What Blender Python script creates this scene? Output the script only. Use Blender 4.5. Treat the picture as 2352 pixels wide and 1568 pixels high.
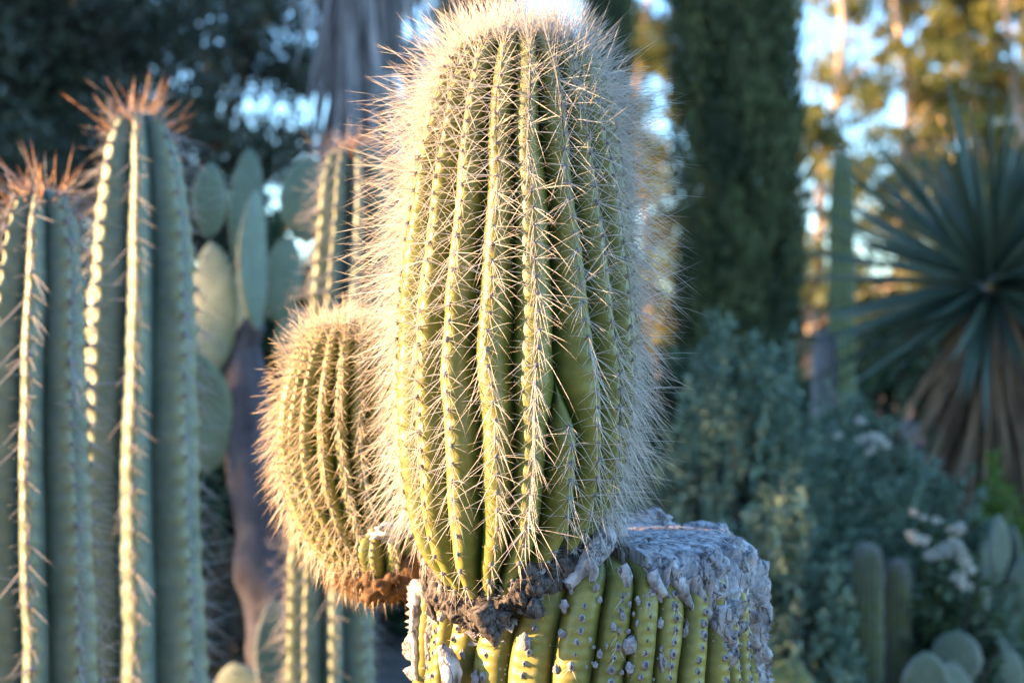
import bpy, math, random
import numpy as np
from mathutils import Matrix, Vector

S = bpy.context.scene
for o in list(bpy.data.objects):
    bpy.data.objects.remove(o)
R = math.radians

# ------------------------------------------------------------------ camera
EYE = 1.35
cam_d = bpy.data.cameras.new("camera")
cam = bpy.data.objects.new("camera", cam_d)
S.collection.objects.link(cam)
cam.location = (0, 0, EYE)
cam.rotation_euler = (R(90), 0, 0)
cam_d.lens = 50
cam_d.sensor_width = 36
cam_d.clip_start = 0.05
cam_d.clip_end = 2000
cam_d.dof.use_dof = True
cam_d.dof.focus_distance = 1.215
cam_d.dof.aperture_fstop = 4.7
S.camera = cam

# ------------------------------------------------------------------ light
SUN_AZ = 0.0        # degrees behind straight left
SUN_EL = 11.0
world = bpy.data.worlds.new("World")
S.world = world
world.use_nodes = True
wn = world.node_tree.nodes
bg = wn["Background"]
sky = wn.new("ShaderNodeTexSky")
sky.sky_type = 'NISHITA'
sky.sun_disc = False
sky.sun_elevation = R(SUN_EL)
sky.sun_rotation = R(270 + SUN_AZ)
sky.air_density = 1.0
sky.dust_density = 0.0
sky.ozone_density = 4.0
world.node_tree.links.new(sky.outputs[0], bg.inputs[0])
bg.inputs[1].default_value = 0.15

sun_d = bpy.data.lights.new("sun", 'SUN')
sun = bpy.data.objects.new("sun", sun_d)
S.collection.objects.link(sun)
sun_d.energy = 5.0
sun_d.angle = R(0.5)
sun_d.color = (1.0, 0.62, 0.30)
to_sun = Vector((-math.cos(R(SUN_AZ)) * math.cos(R(SUN_EL)),
                 math.sin(R(SUN_AZ)) * math.cos(R(SUN_EL)), math.sin(R(SUN_EL))))
sun.rotation_euler = to_sun.to_track_quat('Z', 'Y').to_euler()

S.view_settings.view_transform = 'Standard'
S.view_settings.look = 'None'
S.view_settings.exposure = 2.75
S.view_settings.gamma = 1
S.cycles.max_bounces = 6
S.cycles.use_denoising = True

# ------------------------------------------------------------------ helpers
FPX = 50 / 36 * 2352.0
def px(x, y, d):
    return np.array([(x - 1176) / FPX * d, d, EYE - (y - 784) / FPX * d])

def _hash(i, j, k, s):
    n = (i * 374761393 + j * 668265263 + k * 2147483647 + s * 1274126177) & 0xffffffff
    n = ((n ^ (n >> 13)) * 1274126177) & 0xffffffff
    n = ((n ^ (n >> 16)) * 2246822519) & 0xffffffff
    n = n ^ (n >> 15)
    return (n & 0xffff) / 65535.0

def noise3(P, scale=1.0, seed=0):
    P = np.asarray(P, float) * scale
    I = np.floor(P).astype(np.int64)
    f = P - I
    f = f * f * (3 - 2 * f)
    out = 0
    for a in (0, 1):
        for b in (0, 1):
            for c in (0, 1):
                w = (f[..., 0] if a else 1 - f[..., 0]) * (f[..., 1] if b else 1 - f[..., 1]) * (f[..., 2] if c else 1 - f[..., 2])
                out = out + w * _hash(I[..., 0] + a, I[..., 1] + b, I[..., 2] + c, seed)
    return out * 2 - 1

def fbm(P, scale, seed=0, oct=4):
    r = 0; a = 1
    for o in range(oct):
        r = r + a * noise3(P, scale * 2 ** o, seed + o * 17)
        a *= 0.5
    return r

def mesh_data(name, V, F, mats, smooth=True, mi=None, attrs=None):
    V = np.asarray(V, np.float32); F = np.asarray(F, np.int32)
    m = bpy.data.meshes.new(name)
    k = F.shape[1]
    m.vertices.add(len(V)); m.vertices.foreach_set('co', V.ravel())
    m.loops.add(F.size); m.loops.foreach_set('vertex_index', F.ravel())
    m.polygons.add(len(F))
    m.polygons.foreach_set('loop_start', np.arange(0, F.size, k, dtype=np.int32))
    m.polygons.foreach_set('loop_total', np.full(len(F), k, np.int32))
    if smooth:
        m.polygons.foreach_set('use_smooth', np.ones(len(F), bool))
    for mm in (mats if isinstance(mats, (list, tuple)) else [mats]):
        m.materials.append(mm)
    if mi is not None:
        m.polygons.foreach_set('material_index', np.asarray(mi, np.int32))
    for an, av in (attrs or {}).items():
        a = m.attributes.new(an, 'FLOAT', 'POINT')
        a.data.foreach_set('value', np.asarray(av, np.float32))
    m.update(calc_edges=True)
    m.validate()
    return m

def link(name, data, parent=None, M=None, kind=None):
    o = bpy.data.objects.new(name, data)
    S.collection.objects.link(o)
    if parent is not None:
        o.parent = parent
    if M is not None:
        o.matrix_basis = M
    if kind:
        o['kind'] = kind
    return o

def thing(name, label, cat, loc=(0, 0, 0), group=None):
    o = link(name, None)
    o.location = loc
    o.empty_display_size = 0.1
    o['label'] = label; o['category'] = cat
    if group:
        o['group'] = group
    return o

class Acc:
    """collects triangles / quads (as index arrays of one width)"""
    def __init__(self, k=3):
        self.V = []; self.F = []; self.A = []; self.mi = []; self.n = 0; self.k = k
    def add(self, V, F, a=None, mi=0):
        V = np.asarray(V, float); F = np.asarray(F, int)
        self.V.append(V); self.F.append(F + self.n); self.n += len(V)
        self.A.append(np.zeros(len(V)) if a is None else np.broadcast_to(np.asarray(a, float), (len(V),)))
        self.mi.append(np.full(len(F), mi) if np.isscalar(mi) else np.asarray(mi))
    def data(self, name, mats, smooth=True, origin=(0, 0, 0)):
        return mesh_data(name, np.vstack(self.V) - np.asarray(origin), np.vstack(self.F), mats, smooth,
                         np.concatenate(self.mi), {'tint': np.concatenate(self.A)})

def norm(v):
    return v / np.maximum(np.linalg.norm(v, axis=-1, keepdims=True), 1e-9)

def spine_mesh(base, d, L, r, bend, seg=3, tint=None):
    """tapered curved needles, three sided"""
    base = np.asarray(base, float); d = norm(np.asarray(d, float)); N = len(base)
    L = np.asarray(L, float)[:, None]; r = np.asarray(r, float)[:, None]
    ref = np.where(np.abs(d[:, 2:3]) > 0.9, np.array([[1., 0, 0]]), np.array([[0, 0, 1.]]))
    a = norm(np.cross(d, ref)); b = np.cross(d, a)
    V = []
    for k in range(seg):
        u = k / seg
        c = base + d * L * u + bend * L * u * u
        rr = r * (1 - 0.75 * u)
        for q in range(3):
            an = q * 2.0944
            V.append(c + rr * (math.cos(an) * a + math.sin(an) * b))
    V.append(base + d * L + bend * L)
    V = np.stack(V, 1)
    nv = seg * 3 + 1
    F = []
    for k in range(seg - 1):
        for q in range(3):
            q2 = (q + 1) % 3
            F += [[k * 3 + q, k * 3 + q2, k * 3 + 3 + q2], [k * 3 + q, k * 3 + 3 + q2, k * 3 + 3 + q]]
    for q in range(3):
        F.append([(seg - 1) * 3 + q, (seg - 1) * 3 + (q + 1) % 3, nv - 1])
    F = np.array(F)[None] + (np.arange(N) * nv)[:, None, None]
    t = np.random.rand(N) if tint is None else np.asarray(tint)
    along = np.array([k / seg for k in range(seg) for q in range(3)] + [1.0])
    T = np.clip(t[:, None] * 0.55 + along[None] ** 3 * 0.5, 0, 1.2)
    return V.reshape(-1, 3), F.reshape(-1, 3), T.ravel()

def blob(center, rad, nu=8, nv=5, seed=0, amp=0.2, nscale=None):
    """lumpy closed ellipsoid in triangles"""
    rad = np.broadcast_to(np.asarray(rad, float), (3,))
    V = [[0, 0, -1.]]
    for j in range(1, nv):
        ph = -math.pi / 2 + math.pi * j / nv
        for i in range(nu):
            th = 2 * math.pi * i / nu
            V.append([math.cos(ph) * math.cos(th), math.cos(ph) * math.sin(th), math.sin(ph)])
    V.append([0, 0, 1.])
    V = np.array(V)
    V = V * (1 + amp * fbm(V + seed * 3.7, nscale or 1.6, seed, 3))[:, None]
    F = []
    for i in range(nu):
        F.append([0, 1 + (i + 1) % nu, 1 + i])
        F.append([len(V) - 1, 1 + (nv - 2) * nu + i, 1 + (nv - 2) * nu + (i + 1) % nu])
    for j in range(nv - 2):
        for i in range(nu):
            a = 1 + j * nu + i; b = 1 + j * nu + (i + 1) % nu
            F += [[a, b, b + nu], [a, b + nu, a + nu]]
    return V * rad + np.asarray(center), np.array(F)

def tube(P, rad, n=8, seed=None, amp=0.0, nscale=20, cap=True):
    P = np.asarray(P, float); rad = np.broadcast_to(np.asarray(rad, float), (len(P),))
    T = norm(np.gradient(P, axis=0))
    ref = np.array([0.31, 0.95, 0.05]) if abs(T[0][1]) < 0.85 else np.array([1., 0, 0])
    V = []
    for i in range(len(P)):
        a = norm(np.cross(T[i], ref)); b = np.cross(T[i], a)
        an = np.linspace(0, 2 * np.pi, n, endpoint=False)[:, None]
        V.append(P[i] + rad[i] * (np.cos(an) * a + np.sin(an) * b))
    V = np.array(V)
    if amp:
        C = P[:, None]
        V = C + (V - C) * (1 + amp * fbm(V, nscale, seed or 0, 3))[..., None]
    V = V.reshape(-1, 3)
    F = []
    for i in range(len(P) - 1):
        for k in range(n):
            a = i * n + k; b = i * n + (k + 1) % n
            F += [[a, b, b + n], [a, b + n, a + n]]
    if cap:
        V = np.vstack([V, P[:1], P[-1:]])
        for k in range(n):
            F += [[len(V) - 2, (k + 1) % n, k], [len(V) - 1, (len(P) - 1) * n + k, (len(P) - 1) * n + (k + 1) % n]]
    return V, np.array(F)

def leaves(C, D, L, W, fold=0.25, rng=None):
    """diamond leaves: two triangles hinged on the mid rib"""
    C = np.asarray(C, float); D = norm(np.asarray(D, float)); N = len(C)
    L = np.broadcast_to(np.asarray(L, float), (N,))[:, None]; W = np.broadcast_to(np.asarray(W, float), (N,))[:, None]
    s = norm(np.cross(D, norm(rng.normal(size=(N, 3)))))
    nrm = np.cross(D, s)
    p0 = C; p2 = C + D * L
    mid = C + D * L * 0.45
    p1 = mid + s * W + nrm * W * fold; p3 = mid - s * W + nrm * W * fold
    V = np.stack([p0, p1, p2, p3], 1).reshape(-1, 3)
    b = (np.arange(N) * 4)[:, None]
    F = np.concatenate([b + np.array([[0, 1, 2]]), b + np.array([[0, 2, 3]])], 0)
    return V, F

# ------------------------------------------------------------------ materials
def mat(name, rough=0.6, spec=0.3):
    m = bpy.data.materials.new(name)
    m.use_nodes = True
    nt = m.node_tree
    b = nt.nodes["Principled BSDF"]
    b.inputs["Roughness"].default_value = rough
    b.inputs["Specular IOR Level"].default_value = spec
    return m, nt, b

def N(nt, t, **kw):
    n = nt.nodes.new(t)
    for k, v in kw.items():
        if k in n.inputs:
            n.inputs[k].default_value = v
        else:
            setattr(n, k, v)
    return n

def ramp(nt, fac, stops):
    r = nt.nodes.new("ShaderNodeValToRGB")
    e = r.color_ramp.elements
    while len(e) < len(stops):
        e.new(0.5)
    for el, (p, c) in zip(e, stops):
        el.position = p; el.color = (*c, 1)
    nt.links.new(fac, r.inputs[0])
    return r.outputs[0]

def mixc(nt, fac, a, b, mode='MIX'):
    m = nt.nodes.new("ShaderNodeMix"); m.data_type = 'RGBA'; m.blend_type = mode
    for sock, v in ((m.inputs[0], fac), (m.inputs[6], a), (m.inputs[7], b)):
        if isinstance(v, (int, float)):
            sock.default_value = v
        elif isinstance(v, tuple):
            sock.default_value = (*v, 1)
        else:
            nt.links.new(v, sock)
    return m.outputs[2]

def noise_tex(nt, scale, detail=4, rough=0.6, stretch=None):
    tc = nt.nodes.new("ShaderNodeNewGeometry")
    src = tc.outputs['Position']
    if stretch:
        mp = nt.nodes.new("ShaderNodeMapping"); mp.inputs['Scale'].default_value = stretch
        nt.links.new(src, mp.inputs[0]); src = mp.outputs[0]
    n = N(nt, "ShaderNodeTexNoise", Scale=scale, Detail=detail, Roughness=rough)
    nt.links.new(src, n.inputs['Vector'])
    return n.outputs['Fac']

def bump(nt, b, h, strength=0.4, dist=0.002):
    bp = N(nt, "ShaderNodeBump", Strength=strength, Distance=dist)
    nt.links.new(h, bp.inputs['Height'])
    nt.links.new(bp.outputs[0], b.inputs['Normal'])

def attr(nt, name):
    a = nt.nodes.new("ShaderNodeAttribute"); a.attribute_name = name
    return a.outputs['Fac']

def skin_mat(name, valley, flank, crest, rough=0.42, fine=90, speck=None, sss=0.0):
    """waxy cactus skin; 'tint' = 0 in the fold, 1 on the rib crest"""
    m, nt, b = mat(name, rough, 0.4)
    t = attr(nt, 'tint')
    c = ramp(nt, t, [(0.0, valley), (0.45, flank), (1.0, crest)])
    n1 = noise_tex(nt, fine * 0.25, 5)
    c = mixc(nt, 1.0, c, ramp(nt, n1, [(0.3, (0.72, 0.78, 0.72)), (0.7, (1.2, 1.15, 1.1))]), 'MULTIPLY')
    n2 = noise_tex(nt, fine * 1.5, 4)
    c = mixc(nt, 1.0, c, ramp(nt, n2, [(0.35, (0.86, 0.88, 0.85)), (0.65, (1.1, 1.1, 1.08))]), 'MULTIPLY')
    if speck:
        v = N(nt, "ShaderNodeTexVoronoi", Scale=speck)
        g = nt.nodes.new("ShaderNodeNewGeometry"); nt.links.new(g.outputs['Position'], v.inputs['Vector'])
        n3 = noise_tex(nt, 25, 2)
        mm = nt.nodes.new("ShaderNodeMath"); mm.operation = 'MULTIPLY_ADD'
        nt.links.new(n3, mm.inputs[0]); mm.inputs[1].default_value = 0.5; mm.inputs[2].default_value = -0.14
        lt = nt.nodes.new("ShaderNodeMath"); lt.operation = 'LESS_THAN'
        nt.links.new(v.outputs['Distance'], lt.inputs[0]); nt.links.new(mm.outputs[0], lt.inputs[1])
        c = mixc(nt, lt.outputs[0], c, (0.34, 0.33, 0.30))
    nt.links.new(c, b.inputs['Base Color'])
    bump(nt, b, noise_tex(nt, fine * 2, 4), 0.25, 0.0008)
    if sss:
        b.inputs['Subsurface Weight'].default_value = sss
        b.inputs['Subsurface Radius'].default_value = (0.006, 0.005, 0.0015)
        b.inputs['Subsurface Scale'].default_value = 1.0
    return m

def spine_mat(name, pale, tip, transl=0.3, rough=0.45):
    m, nt, b = mat(name, rough, 0.35)
    c = ramp(nt, attr(nt, 'tint'), [(0.0, pale), (0.55, tuple(0.6 * np.array(pale) + 0.4 * np.array(tip))), (1.0, tip)])
    nt.links.new(c, b.inputs['Base Color'])
    if transl:
        tr = nt.nodes.new("ShaderNodeBsdfTranslucent"); nt.links.new(c, tr.inputs[0])
        mx = nt.nodes.new("ShaderNodeMixShader"); mx.inputs[0].default_value = transl
        nt.links.new(b.outputs[0], mx.inputs[1]); nt.links.new(tr.outputs[0], mx.inputs[2])
        nt.links.new(mx.outputs[0], nt.nodes['Material Output'].inputs[0])
    return m

def leaf_mat(name, c0, c1, transl=0.3, nscale=1.5, rough=0.5, c2=None):
    m, nt, b = mat(name, rough, 0.35)
    c = ramp(nt, attr(nt, 'tint'), [(0.0, c0), (0.75, c1), (1.0, c2 or c1)])
    n = noise_tex(nt, nscale, 3)
    c = mixc(nt, 1.0, c, ramp(nt, n, [(0.3, (0.7, 0.75, 0.75)), (0.7, (1.25, 1.2, 1.1))]), 'MULTIPLY')
    nt.links.new(c, b.inputs['Base Color'])
    tr = nt.nodes.new("ShaderNodeBsdfTranslucent"); nt.links.new(c, tr.inputs[0])
    mx = nt.nodes.new("ShaderNodeMixShader"); mx.inputs[0].default_value = transl
    nt.links.new(b.outputs[0], mx.inputs[1]); nt.links.new(tr.outputs[0], mx.inputs[2])
    nt.links.new(mx.outputs[0], nt.nodes['Material Output'].inputs[0])
    return m

def bark_mat(name, lo, hi, scale=30, stretch=(1, 1, 0.3), strength=0.7, dist=0.004, rough=0.85, crack=0):
    m, nt, b = mat(name, rough, 0.2)
    n = noise_tex(nt, scale, 7, 0.65, stretch)
    mid = tuple(0.5 * (np.array(lo) + np.array(hi)))
    c = ramp(nt, n, [(0.3, lo), (0.48, mid), (0.68, hi)])
    n2 = noise_tex(nt, scale * 0.2, 3)
    c = mixc(nt, 1.0, c, ramp(nt, n2, [(0.3, (0.75, 0.73, 0.72)), (0.7, (1.15, 1.15, 1.15))]), 'MULTIPLY')
    h = n
    if crack:
        n3 = noise_tex(nt, crack, 5, 0.6, (1, 1, 0.45))
        sb = nt.nodes.new("ShaderNodeMath"); sb.operation = 'SUBTRACT'; sb.inputs[1].default_value = 0.5
        nt.links.new(n3, sb.inputs[0])
        ab = nt.nodes.new("ShaderNodeMath"); ab.operation = 'ABSOLUTE'; nt.links.new(sb.outputs[0], ab.inputs[0])
        line = ramp(nt, ab.outputs[0], [(0.0, (0.22, 0.2, 0.19)), (0.008, (0.6, 0.58, 0.57)), (0.02, (1, 1, 1))])
        c = mixc(nt, 1.0, c, line, 'MULTIPLY')
        h = mixc(nt, 1.0, n, line, 'MULTIPLY')
    nt.links.new(c, b.inputs['Base Color'])
    bump(nt, b, h, strength, dist)
    return m

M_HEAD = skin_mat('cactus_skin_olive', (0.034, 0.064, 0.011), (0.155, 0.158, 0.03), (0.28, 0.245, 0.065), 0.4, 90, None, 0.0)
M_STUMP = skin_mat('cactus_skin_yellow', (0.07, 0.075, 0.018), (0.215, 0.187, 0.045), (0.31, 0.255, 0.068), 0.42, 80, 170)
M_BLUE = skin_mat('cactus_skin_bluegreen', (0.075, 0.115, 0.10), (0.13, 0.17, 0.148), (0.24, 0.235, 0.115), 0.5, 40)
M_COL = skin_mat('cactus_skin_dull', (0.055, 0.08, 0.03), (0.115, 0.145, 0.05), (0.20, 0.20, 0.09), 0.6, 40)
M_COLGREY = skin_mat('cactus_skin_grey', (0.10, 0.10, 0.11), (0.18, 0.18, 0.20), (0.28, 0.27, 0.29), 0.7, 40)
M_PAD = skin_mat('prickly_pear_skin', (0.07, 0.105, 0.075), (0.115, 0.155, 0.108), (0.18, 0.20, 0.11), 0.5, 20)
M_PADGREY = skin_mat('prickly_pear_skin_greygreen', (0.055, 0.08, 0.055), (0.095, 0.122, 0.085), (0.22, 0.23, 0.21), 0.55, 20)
M_SPINE = spine_mat('spine_straw', (0.84, 0.81, 0.76), (0.74, 0.58, 0.40), 0.3)
M_SPINE2 = spine_mat('spine_gold', (0.82, 0.74, 0.60), (0.74, 0.54, 0.32), 0.35)
M_ORANGE = spine_mat('spine_orange', (0.55, 0.31, 0.15), (0.54, 0.22, 0.08), 0.3)
M_GREYSP = spine_mat('spine_grey', (0.44, 0.41, 0.41), (0.44, 0.34, 0.27), 0.2)
M_AREOLE = bark_mat('areole_wool', (0.08, 0.075, 0.08), (0.32, 0.30, 0.30), 400, (1, 1, 1), 0.6, 0.001)
M_WOOL = bark_mat('crown_wool', (0.35, 0.32, 0.28), (0.62, 0.57, 0.5), 300, (1, 1, 1), 0.8, 0.002)
M_CORK = bark_mat('cork_grey', (0.07, 0.066, 0.07), (0.58, 0.56, 0.57), 95, (1, 1, 0.5), 0.7, 0.0025, 0.85, 28)
M_CORKD = bark_mat('cork_dark', (0.018, 0.014, 0.012), (0.19, 0.165, 0.15), 110, (1, 1, 0.8), 1.0, 0.004, 0.85, 90)
M_CORKBR = bark_mat('cork_brown', (0.035, 0.02, 0.012), (0.19, 0.105, 0.05), 120, (1, 1, 0.8), 1.0, 0.003)
M_SCAB = bark_mat('cork_scab', (0.12, 0.11, 0.12), (0.42, 0.39, 0.40), 220, (1, 1, 1), 0.8, 0.0012)
M_DARKCORE = bark_mat('areole_core', (0.04, 0.036, 0.04), (0.16, 0.15, 0.17), 500, (1, 1, 1), 0.5, 0.0006)
M_TRUNKGREY = bark_mat('trunk_grey', (0.03, 0.027, 0.03), (0.12, 0.105, 0.115), 14, (1, 1, 0.5), 0.8, 0.01)
M_EUCTRUNK = bark_mat('eucalyptus_bark', (0.30, 0.18, 0.11), (0.62, 0.48, 0.38), 2.5, (1, 1, 0.25), 0.4, 0.02)
M_DARKTRUNK = bark_mat('dark_bark', (0.03, 0.025, 0.02), (0.10, 0.08, 0.065), 8, (1, 1, 0.3), 0.8, 0.02)
M_OAK = leaf_mat('oak_leaf', (0.038, 0.048, 0.036), (0.075, 0.09, 0.06), 0.2)
M_CYP = leaf_mat('cypress_leaf', (0.02, 0.036, 0.02), (0.125, 0.145, 0.055), 0.1, 2.5, 0.8)
M_EUC = leaf_mat('eucalyptus_leaf', (0.07, 0.09, 0.02), (0.21, 0.20, 0.04), 0.45, 0.8, 0.45, (0.34, 0.22, 0.055))
M_SAGE = leaf_mat('sage_leaf', (0.055, 0.10, 0.072), (0.155, 0.23, 0.17), 0.2, 6, 0.6, (0.21, 0.25, 0.17))
M_GREEN = leaf_mat('fresh_leaf', (0.05, 0.10, 0.015), (0.12, 0.20, 0.03), 0.3, 5)
M_DGREEN = leaf_mat('dark_leaf', (0.03, 0.055, 0.03), (0.07, 0.11, 0.05), 0.2, 5)
M_WHITE = leaf_mat('white_petal', (0.5, 0.47, 0.42), (0.7, 0.67, 0.63), 0.3, 10)
M_YUCCA = leaf_mat('yucca_leaf', (0.028, 0.052, 0.036), (0.085, 0.12, 0.085), 0.08, 4, 0.4)
M_DEAD = leaf_mat('dead_leaf', (0.07, 0.045, 0.03), (0.23, 0.145, 0.085), 0.15, 9, 0.8)
M_DEADGREY = leaf_mat('dead_leaf_grey', (0.13, 0.115, 0.12), (0.36, 0.33, 0.33), 0.15, 9, 0.8)
M_ROCK = bark_mat('rock', (0.12, 0.11, 0.11), (0.36, 0.34, 0.33), 9, (1, 1, 1), 0.7, 0.02)
M_SOIL = bark_mat('soil', (0.05, 0.038, 0.03), (0.15, 0.115, 0.09), 6, (1, 1, 1), 0.8, 0.02)

rng = np.random.default_rng(7)
np.random.seed(11)

# ------------------------------------------------------------------ the ground
gx = np.concatenate([-np.geomspace(900, 12, 14), np.linspace(-10, 10, 61), np.geomspace(12, 900, 14)])
gy = np.concatenate([[-900, -300, -80, -20], np.linspace(-6, 16, 67), np.geomspace(18, 1200, 16)])
GX, GY = np.meshgrid(gx, gy)
GP = np.stack([GX, GY, np.zeros_like(GX)], -1)
GZ = 0.035 * fbm(GP, 1.1, 3, 3) - 0.03
GV = np.stack([GX, GY, GZ], -1).reshape(-1, 3)
nx = len(gx)
ii, jj = np.meshgrid(np.arange(len(gy) - 1), np.arange(nx - 1), indexing='ij')
q = (ii * nx + jj).ravel()
link('ground', mesh_data('ground', GV, np.stack([q, q + 1, q + nx + 1, q + nx], 1), M_SOIL), kind='structure')

# ------------------------------------------------------------------ ribbed cactus bodies
def interp(tab, t):
    tab = np.array(tab, float)
    # smooth interpolation of a (t, value) table
    return np.interp(t, tab[:, 0], tab[:, 1])

def smooth_interp(tab, t):
    tab = np.array(tab, float)
    x, y = tab[:, 0], tab[:, 1]
    d = np.gradient(y, x)
    k = np.clip(np.searchsorted(x, t) - 1, 0, len(x) - 2)
    h = x[k + 1] - x[k]
    u = np.clip((t - x[k]) / h, 0, 1)
    return ((1 + 2 * u) * (1 - u) ** 2 * y[k] + u * (1 - u) ** 2 * h * d[k]
            + u * u * (3 - 2 * u) * y[k + 1] + u * u * (u - 1) * h * d[k + 1])

class Ribbed:
    """A ribbed stem. t runs down the stem (photo rows at the stem's own distance).
    angle 0 faces the camera, positive turns to +X."""
    def __init__(s, depth, cx, hw, crests, rows, rib_depth, p=2.2, weights=None, soft=0.0,
                 areole_step=40, bump=0.0012, wob=0.02, ns=14, seed=0, dy=None, tub=0.0):
        s.d = depth; s.seed = seed; s.p = p; s.soft = soft; s.ns = ns
        s.rows = np.asarray(rows, float)
        s.cx = cx; s.hw = hw; s.dy = dy or [(0, 0), (5000, 0)]
        s.rib_depth = rib_depth
        s.kn = [k for k, _ in crests]
        s.ct = np.radians(np.array([a for _, a in crests], float))      # knots x ribs
        s.n = s.ct.shape[1]
        s.weights = weights or {}
        s.wob = wob; s.bump = bump; s.step = areole_step; s.tub = tub
        r_ = np.random.default_rng(seed + 5)
        s.phase = r_.random(s.n); s.wp = r_.random((s.n, 3)) * 6.28
        s.crest_var = r_.normal(0, 0.012, s.n)
    def px2m(s): return s.d / FPX
    def axis(s, t):
        t = np.asarray(t, float)
        return np.stack([(smooth_interp(s.cx, t) - 1176) / FPX * s.d,
                         s.d + smooth_interp(s.dy, t), EYE - (t - 784) / FPX * s.d], -1)
    def rad(s, t): return np.maximum(smooth_interp(s.hw, np.asarray(t, float)), 0.0) * s.px2m()
    def crest(s, t):
        t = np.asarray(t, float)
        a = np.stack([np.interp(t, s.kn, s.ct[:, i]) for i in range(s.n)], -1)
        w = s.wob * (np.sin(t[..., None] / 97.0 + s.wp[:, 0]) + 0.6 * np.sin(t[..., None] / 41.0 + s.wp[:, 1]))
        return a + w
    def wt(s, t):
        t = np.asarray(t, float)
        W = np.ones(t.shape + (s.n,))
        for i, f in s.weights.items():
            W[..., i] = f(t)
        return W
    def bounds(s, t):
        a = s.crest(t); W = s.wt(t)
        an = np.roll(a, -1, -1).copy(); an[..., -1] += 2 * np.pi
        Wn = np.roll(W, -1, -1)
        return a, (a * Wn + an * W) / (W + Wn), W
    def areole_rows(s, i):
        st = s.step(s.rows) if callable(s.step) else np.full(len(s.rows), float(s.step))
        cum = np.concatenate([[0], np.cumsum(np.diff(s.rows) / st[1:])]) + s.phase[i]
        n = np.arange(1, int(cum[-1]))
        return np.interp(n, cum, s.rows)
    def rib(s, i):
        t = s.rows; a, b, W = s.bounds(t)
        lo = b[:, i - 1] - (2 * np.pi if i == 0 else 0); hi = b[:, i]; c = a[:, i]
        sv = np.linspace(-1, 1, s.ns + 1)
        th = np.where(sv[None] < 0, c[:, None] + (c - lo)[:, None] * sv[None], c[:, None] + (hi - c)[:, None] * sv[None])
        rd = (s.rib_depth(t) if callable(s.rib_depth) else np.full(len(t), s.rib_depth))
        Rr = s.rad(t)
        rd = np.minimum(rd, Rr * 0.45)
        w = W[:, i]
        e = s.soft
        prof = ((np.sqrt(sv ** 2 + e * e) - e) / (math.sqrt(1 + e * e) - e)) ** s.p
        r = (Rr * (1 + s.crest_var[i]))[:, None] - (rd * (1 - w))[:, None] - (rd * w)[:, None] * prof[None]
        # valleys agree with the neighbour whatever the crest variation
        r = r - (Rr * s.crest_var[i])[:, None] * np.abs(sv)[None] ** 3
        ar = s.areole_rows(i)
        g = np.zeros(len(t))
        if len(ar) and (s.bump or s.tub):
            stp = np.interp(t, s.rows, s.step(s.rows)) if callable(s.step) else np.full(len(t), float(s.step))
            dd = np.abs(t[:, None] - ar[None]).min(1)
            g = np.exp(-(dd / (0.3 * stp)) ** 2)
            r = r + s.bump * np.minimum(Rr / Rr.max() * 1.5, 1)[:, None] * (g * w)[:, None] * np.exp(-(sv / 0.45) ** 2)[None]
            if s.tub:
                g2 = np.exp(-(dd / (0.22 * stp)) ** 2)
                r = r - s.tub * (g2)[:, None] * np.exp(-(sv / 0.35) ** 2)[None]
        A = s.axis(t)
        P = np.stack([A[:, None, 0] + r * np.sin(th), A[:, None, 1] - r * np.cos(th), np.broadcast_to(A[:, None, 2], r.shape)], -1)
        env = np.minimum(Rr / (0.3 * Rr.max()), 1)[:, None] * (1 - np.abs(sv[None]) ** 4)
        nn = fbm(P, 28, s.seed, 2) * 0.0013 * (s.px2m() / 0.0004)
        P[..., 0] += nn * env * np.sin(th); P[..., 1] -= nn * env * np.cos(th)
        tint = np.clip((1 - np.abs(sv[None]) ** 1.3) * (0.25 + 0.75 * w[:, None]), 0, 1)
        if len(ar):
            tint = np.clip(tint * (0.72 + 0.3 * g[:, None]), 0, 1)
        nr, nc = r.shape
        I, J = np.meshgrid(np.arange(nr - 1), np.arange(nc - 1), indexing='ij')
        qd = (I * nc + J).ravel()
        F = np.stack([qd, qd + nc, qd + nc + 1, qd + 1], 1)
        return P.reshape(-1, 3), F, tint.ravel()
    def frames(s, i, extra=0.0):
        """areole positions with right / up / outward axes"""
        ar = s.areole_rows(i)
        if not len(ar): return []
        a = s.crest(ar)[:, i]; w = s.wt(ar)[:, i]
        rd = (s.rib_depth(ar) if callable(s.rib_depth) else np.full(len(ar), s.rib_depth))
        Rr = s.rad(ar) * (1 + s.crest_var[i])
        r = Rr - np.minimum(rd, Rr * 0.45) * (1 - w) + s.bump - s.tub + extra
        A = s.axis(ar)
        P = A + np.stack([r * np.sin(a), -r * np.cos(a), 0 * a], -1)
        e = 4.0
        a2 = s.crest(ar - e)[:, i]
        R2 = s.rad(ar - e) * (1 + s.crest_var[i])
        A2 = s.axis(ar - e)
        P2 = A2 + np.stack([R2 * np.sin(a2), -R2 * np.cos(a2), 0 * a2], -1)
        up = norm(P2 - A - np.stack([(Rr) * np.sin(a), -(Rr) * np.cos(a), 0 * a], -1))
        side = np.stack([np.cos(a), np.sin(a), 0 * a], -1)
        up = norm(up - side * (up * side).sum(-1, keepdims=True))
        nrm = np.cross(side, up)
        return [(P[k], side[k], up[k], nrm[k], ar[k], a[k], w[k]) for k in range(len(ar))]

def frame_matrix(P, side, up, nrm, sc=1.0, origin=(0, 0, 0)):
    M = Matrix.Identity(4)
    for r_ in range(3):
        M[r_][0] = side[r_] * sc; M[r_][1] = up[r_] * sc; M[r_][2] = nrm[r_] * sc
        M[r_][3] = P[r_] - origin[r_]
    return M

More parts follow.
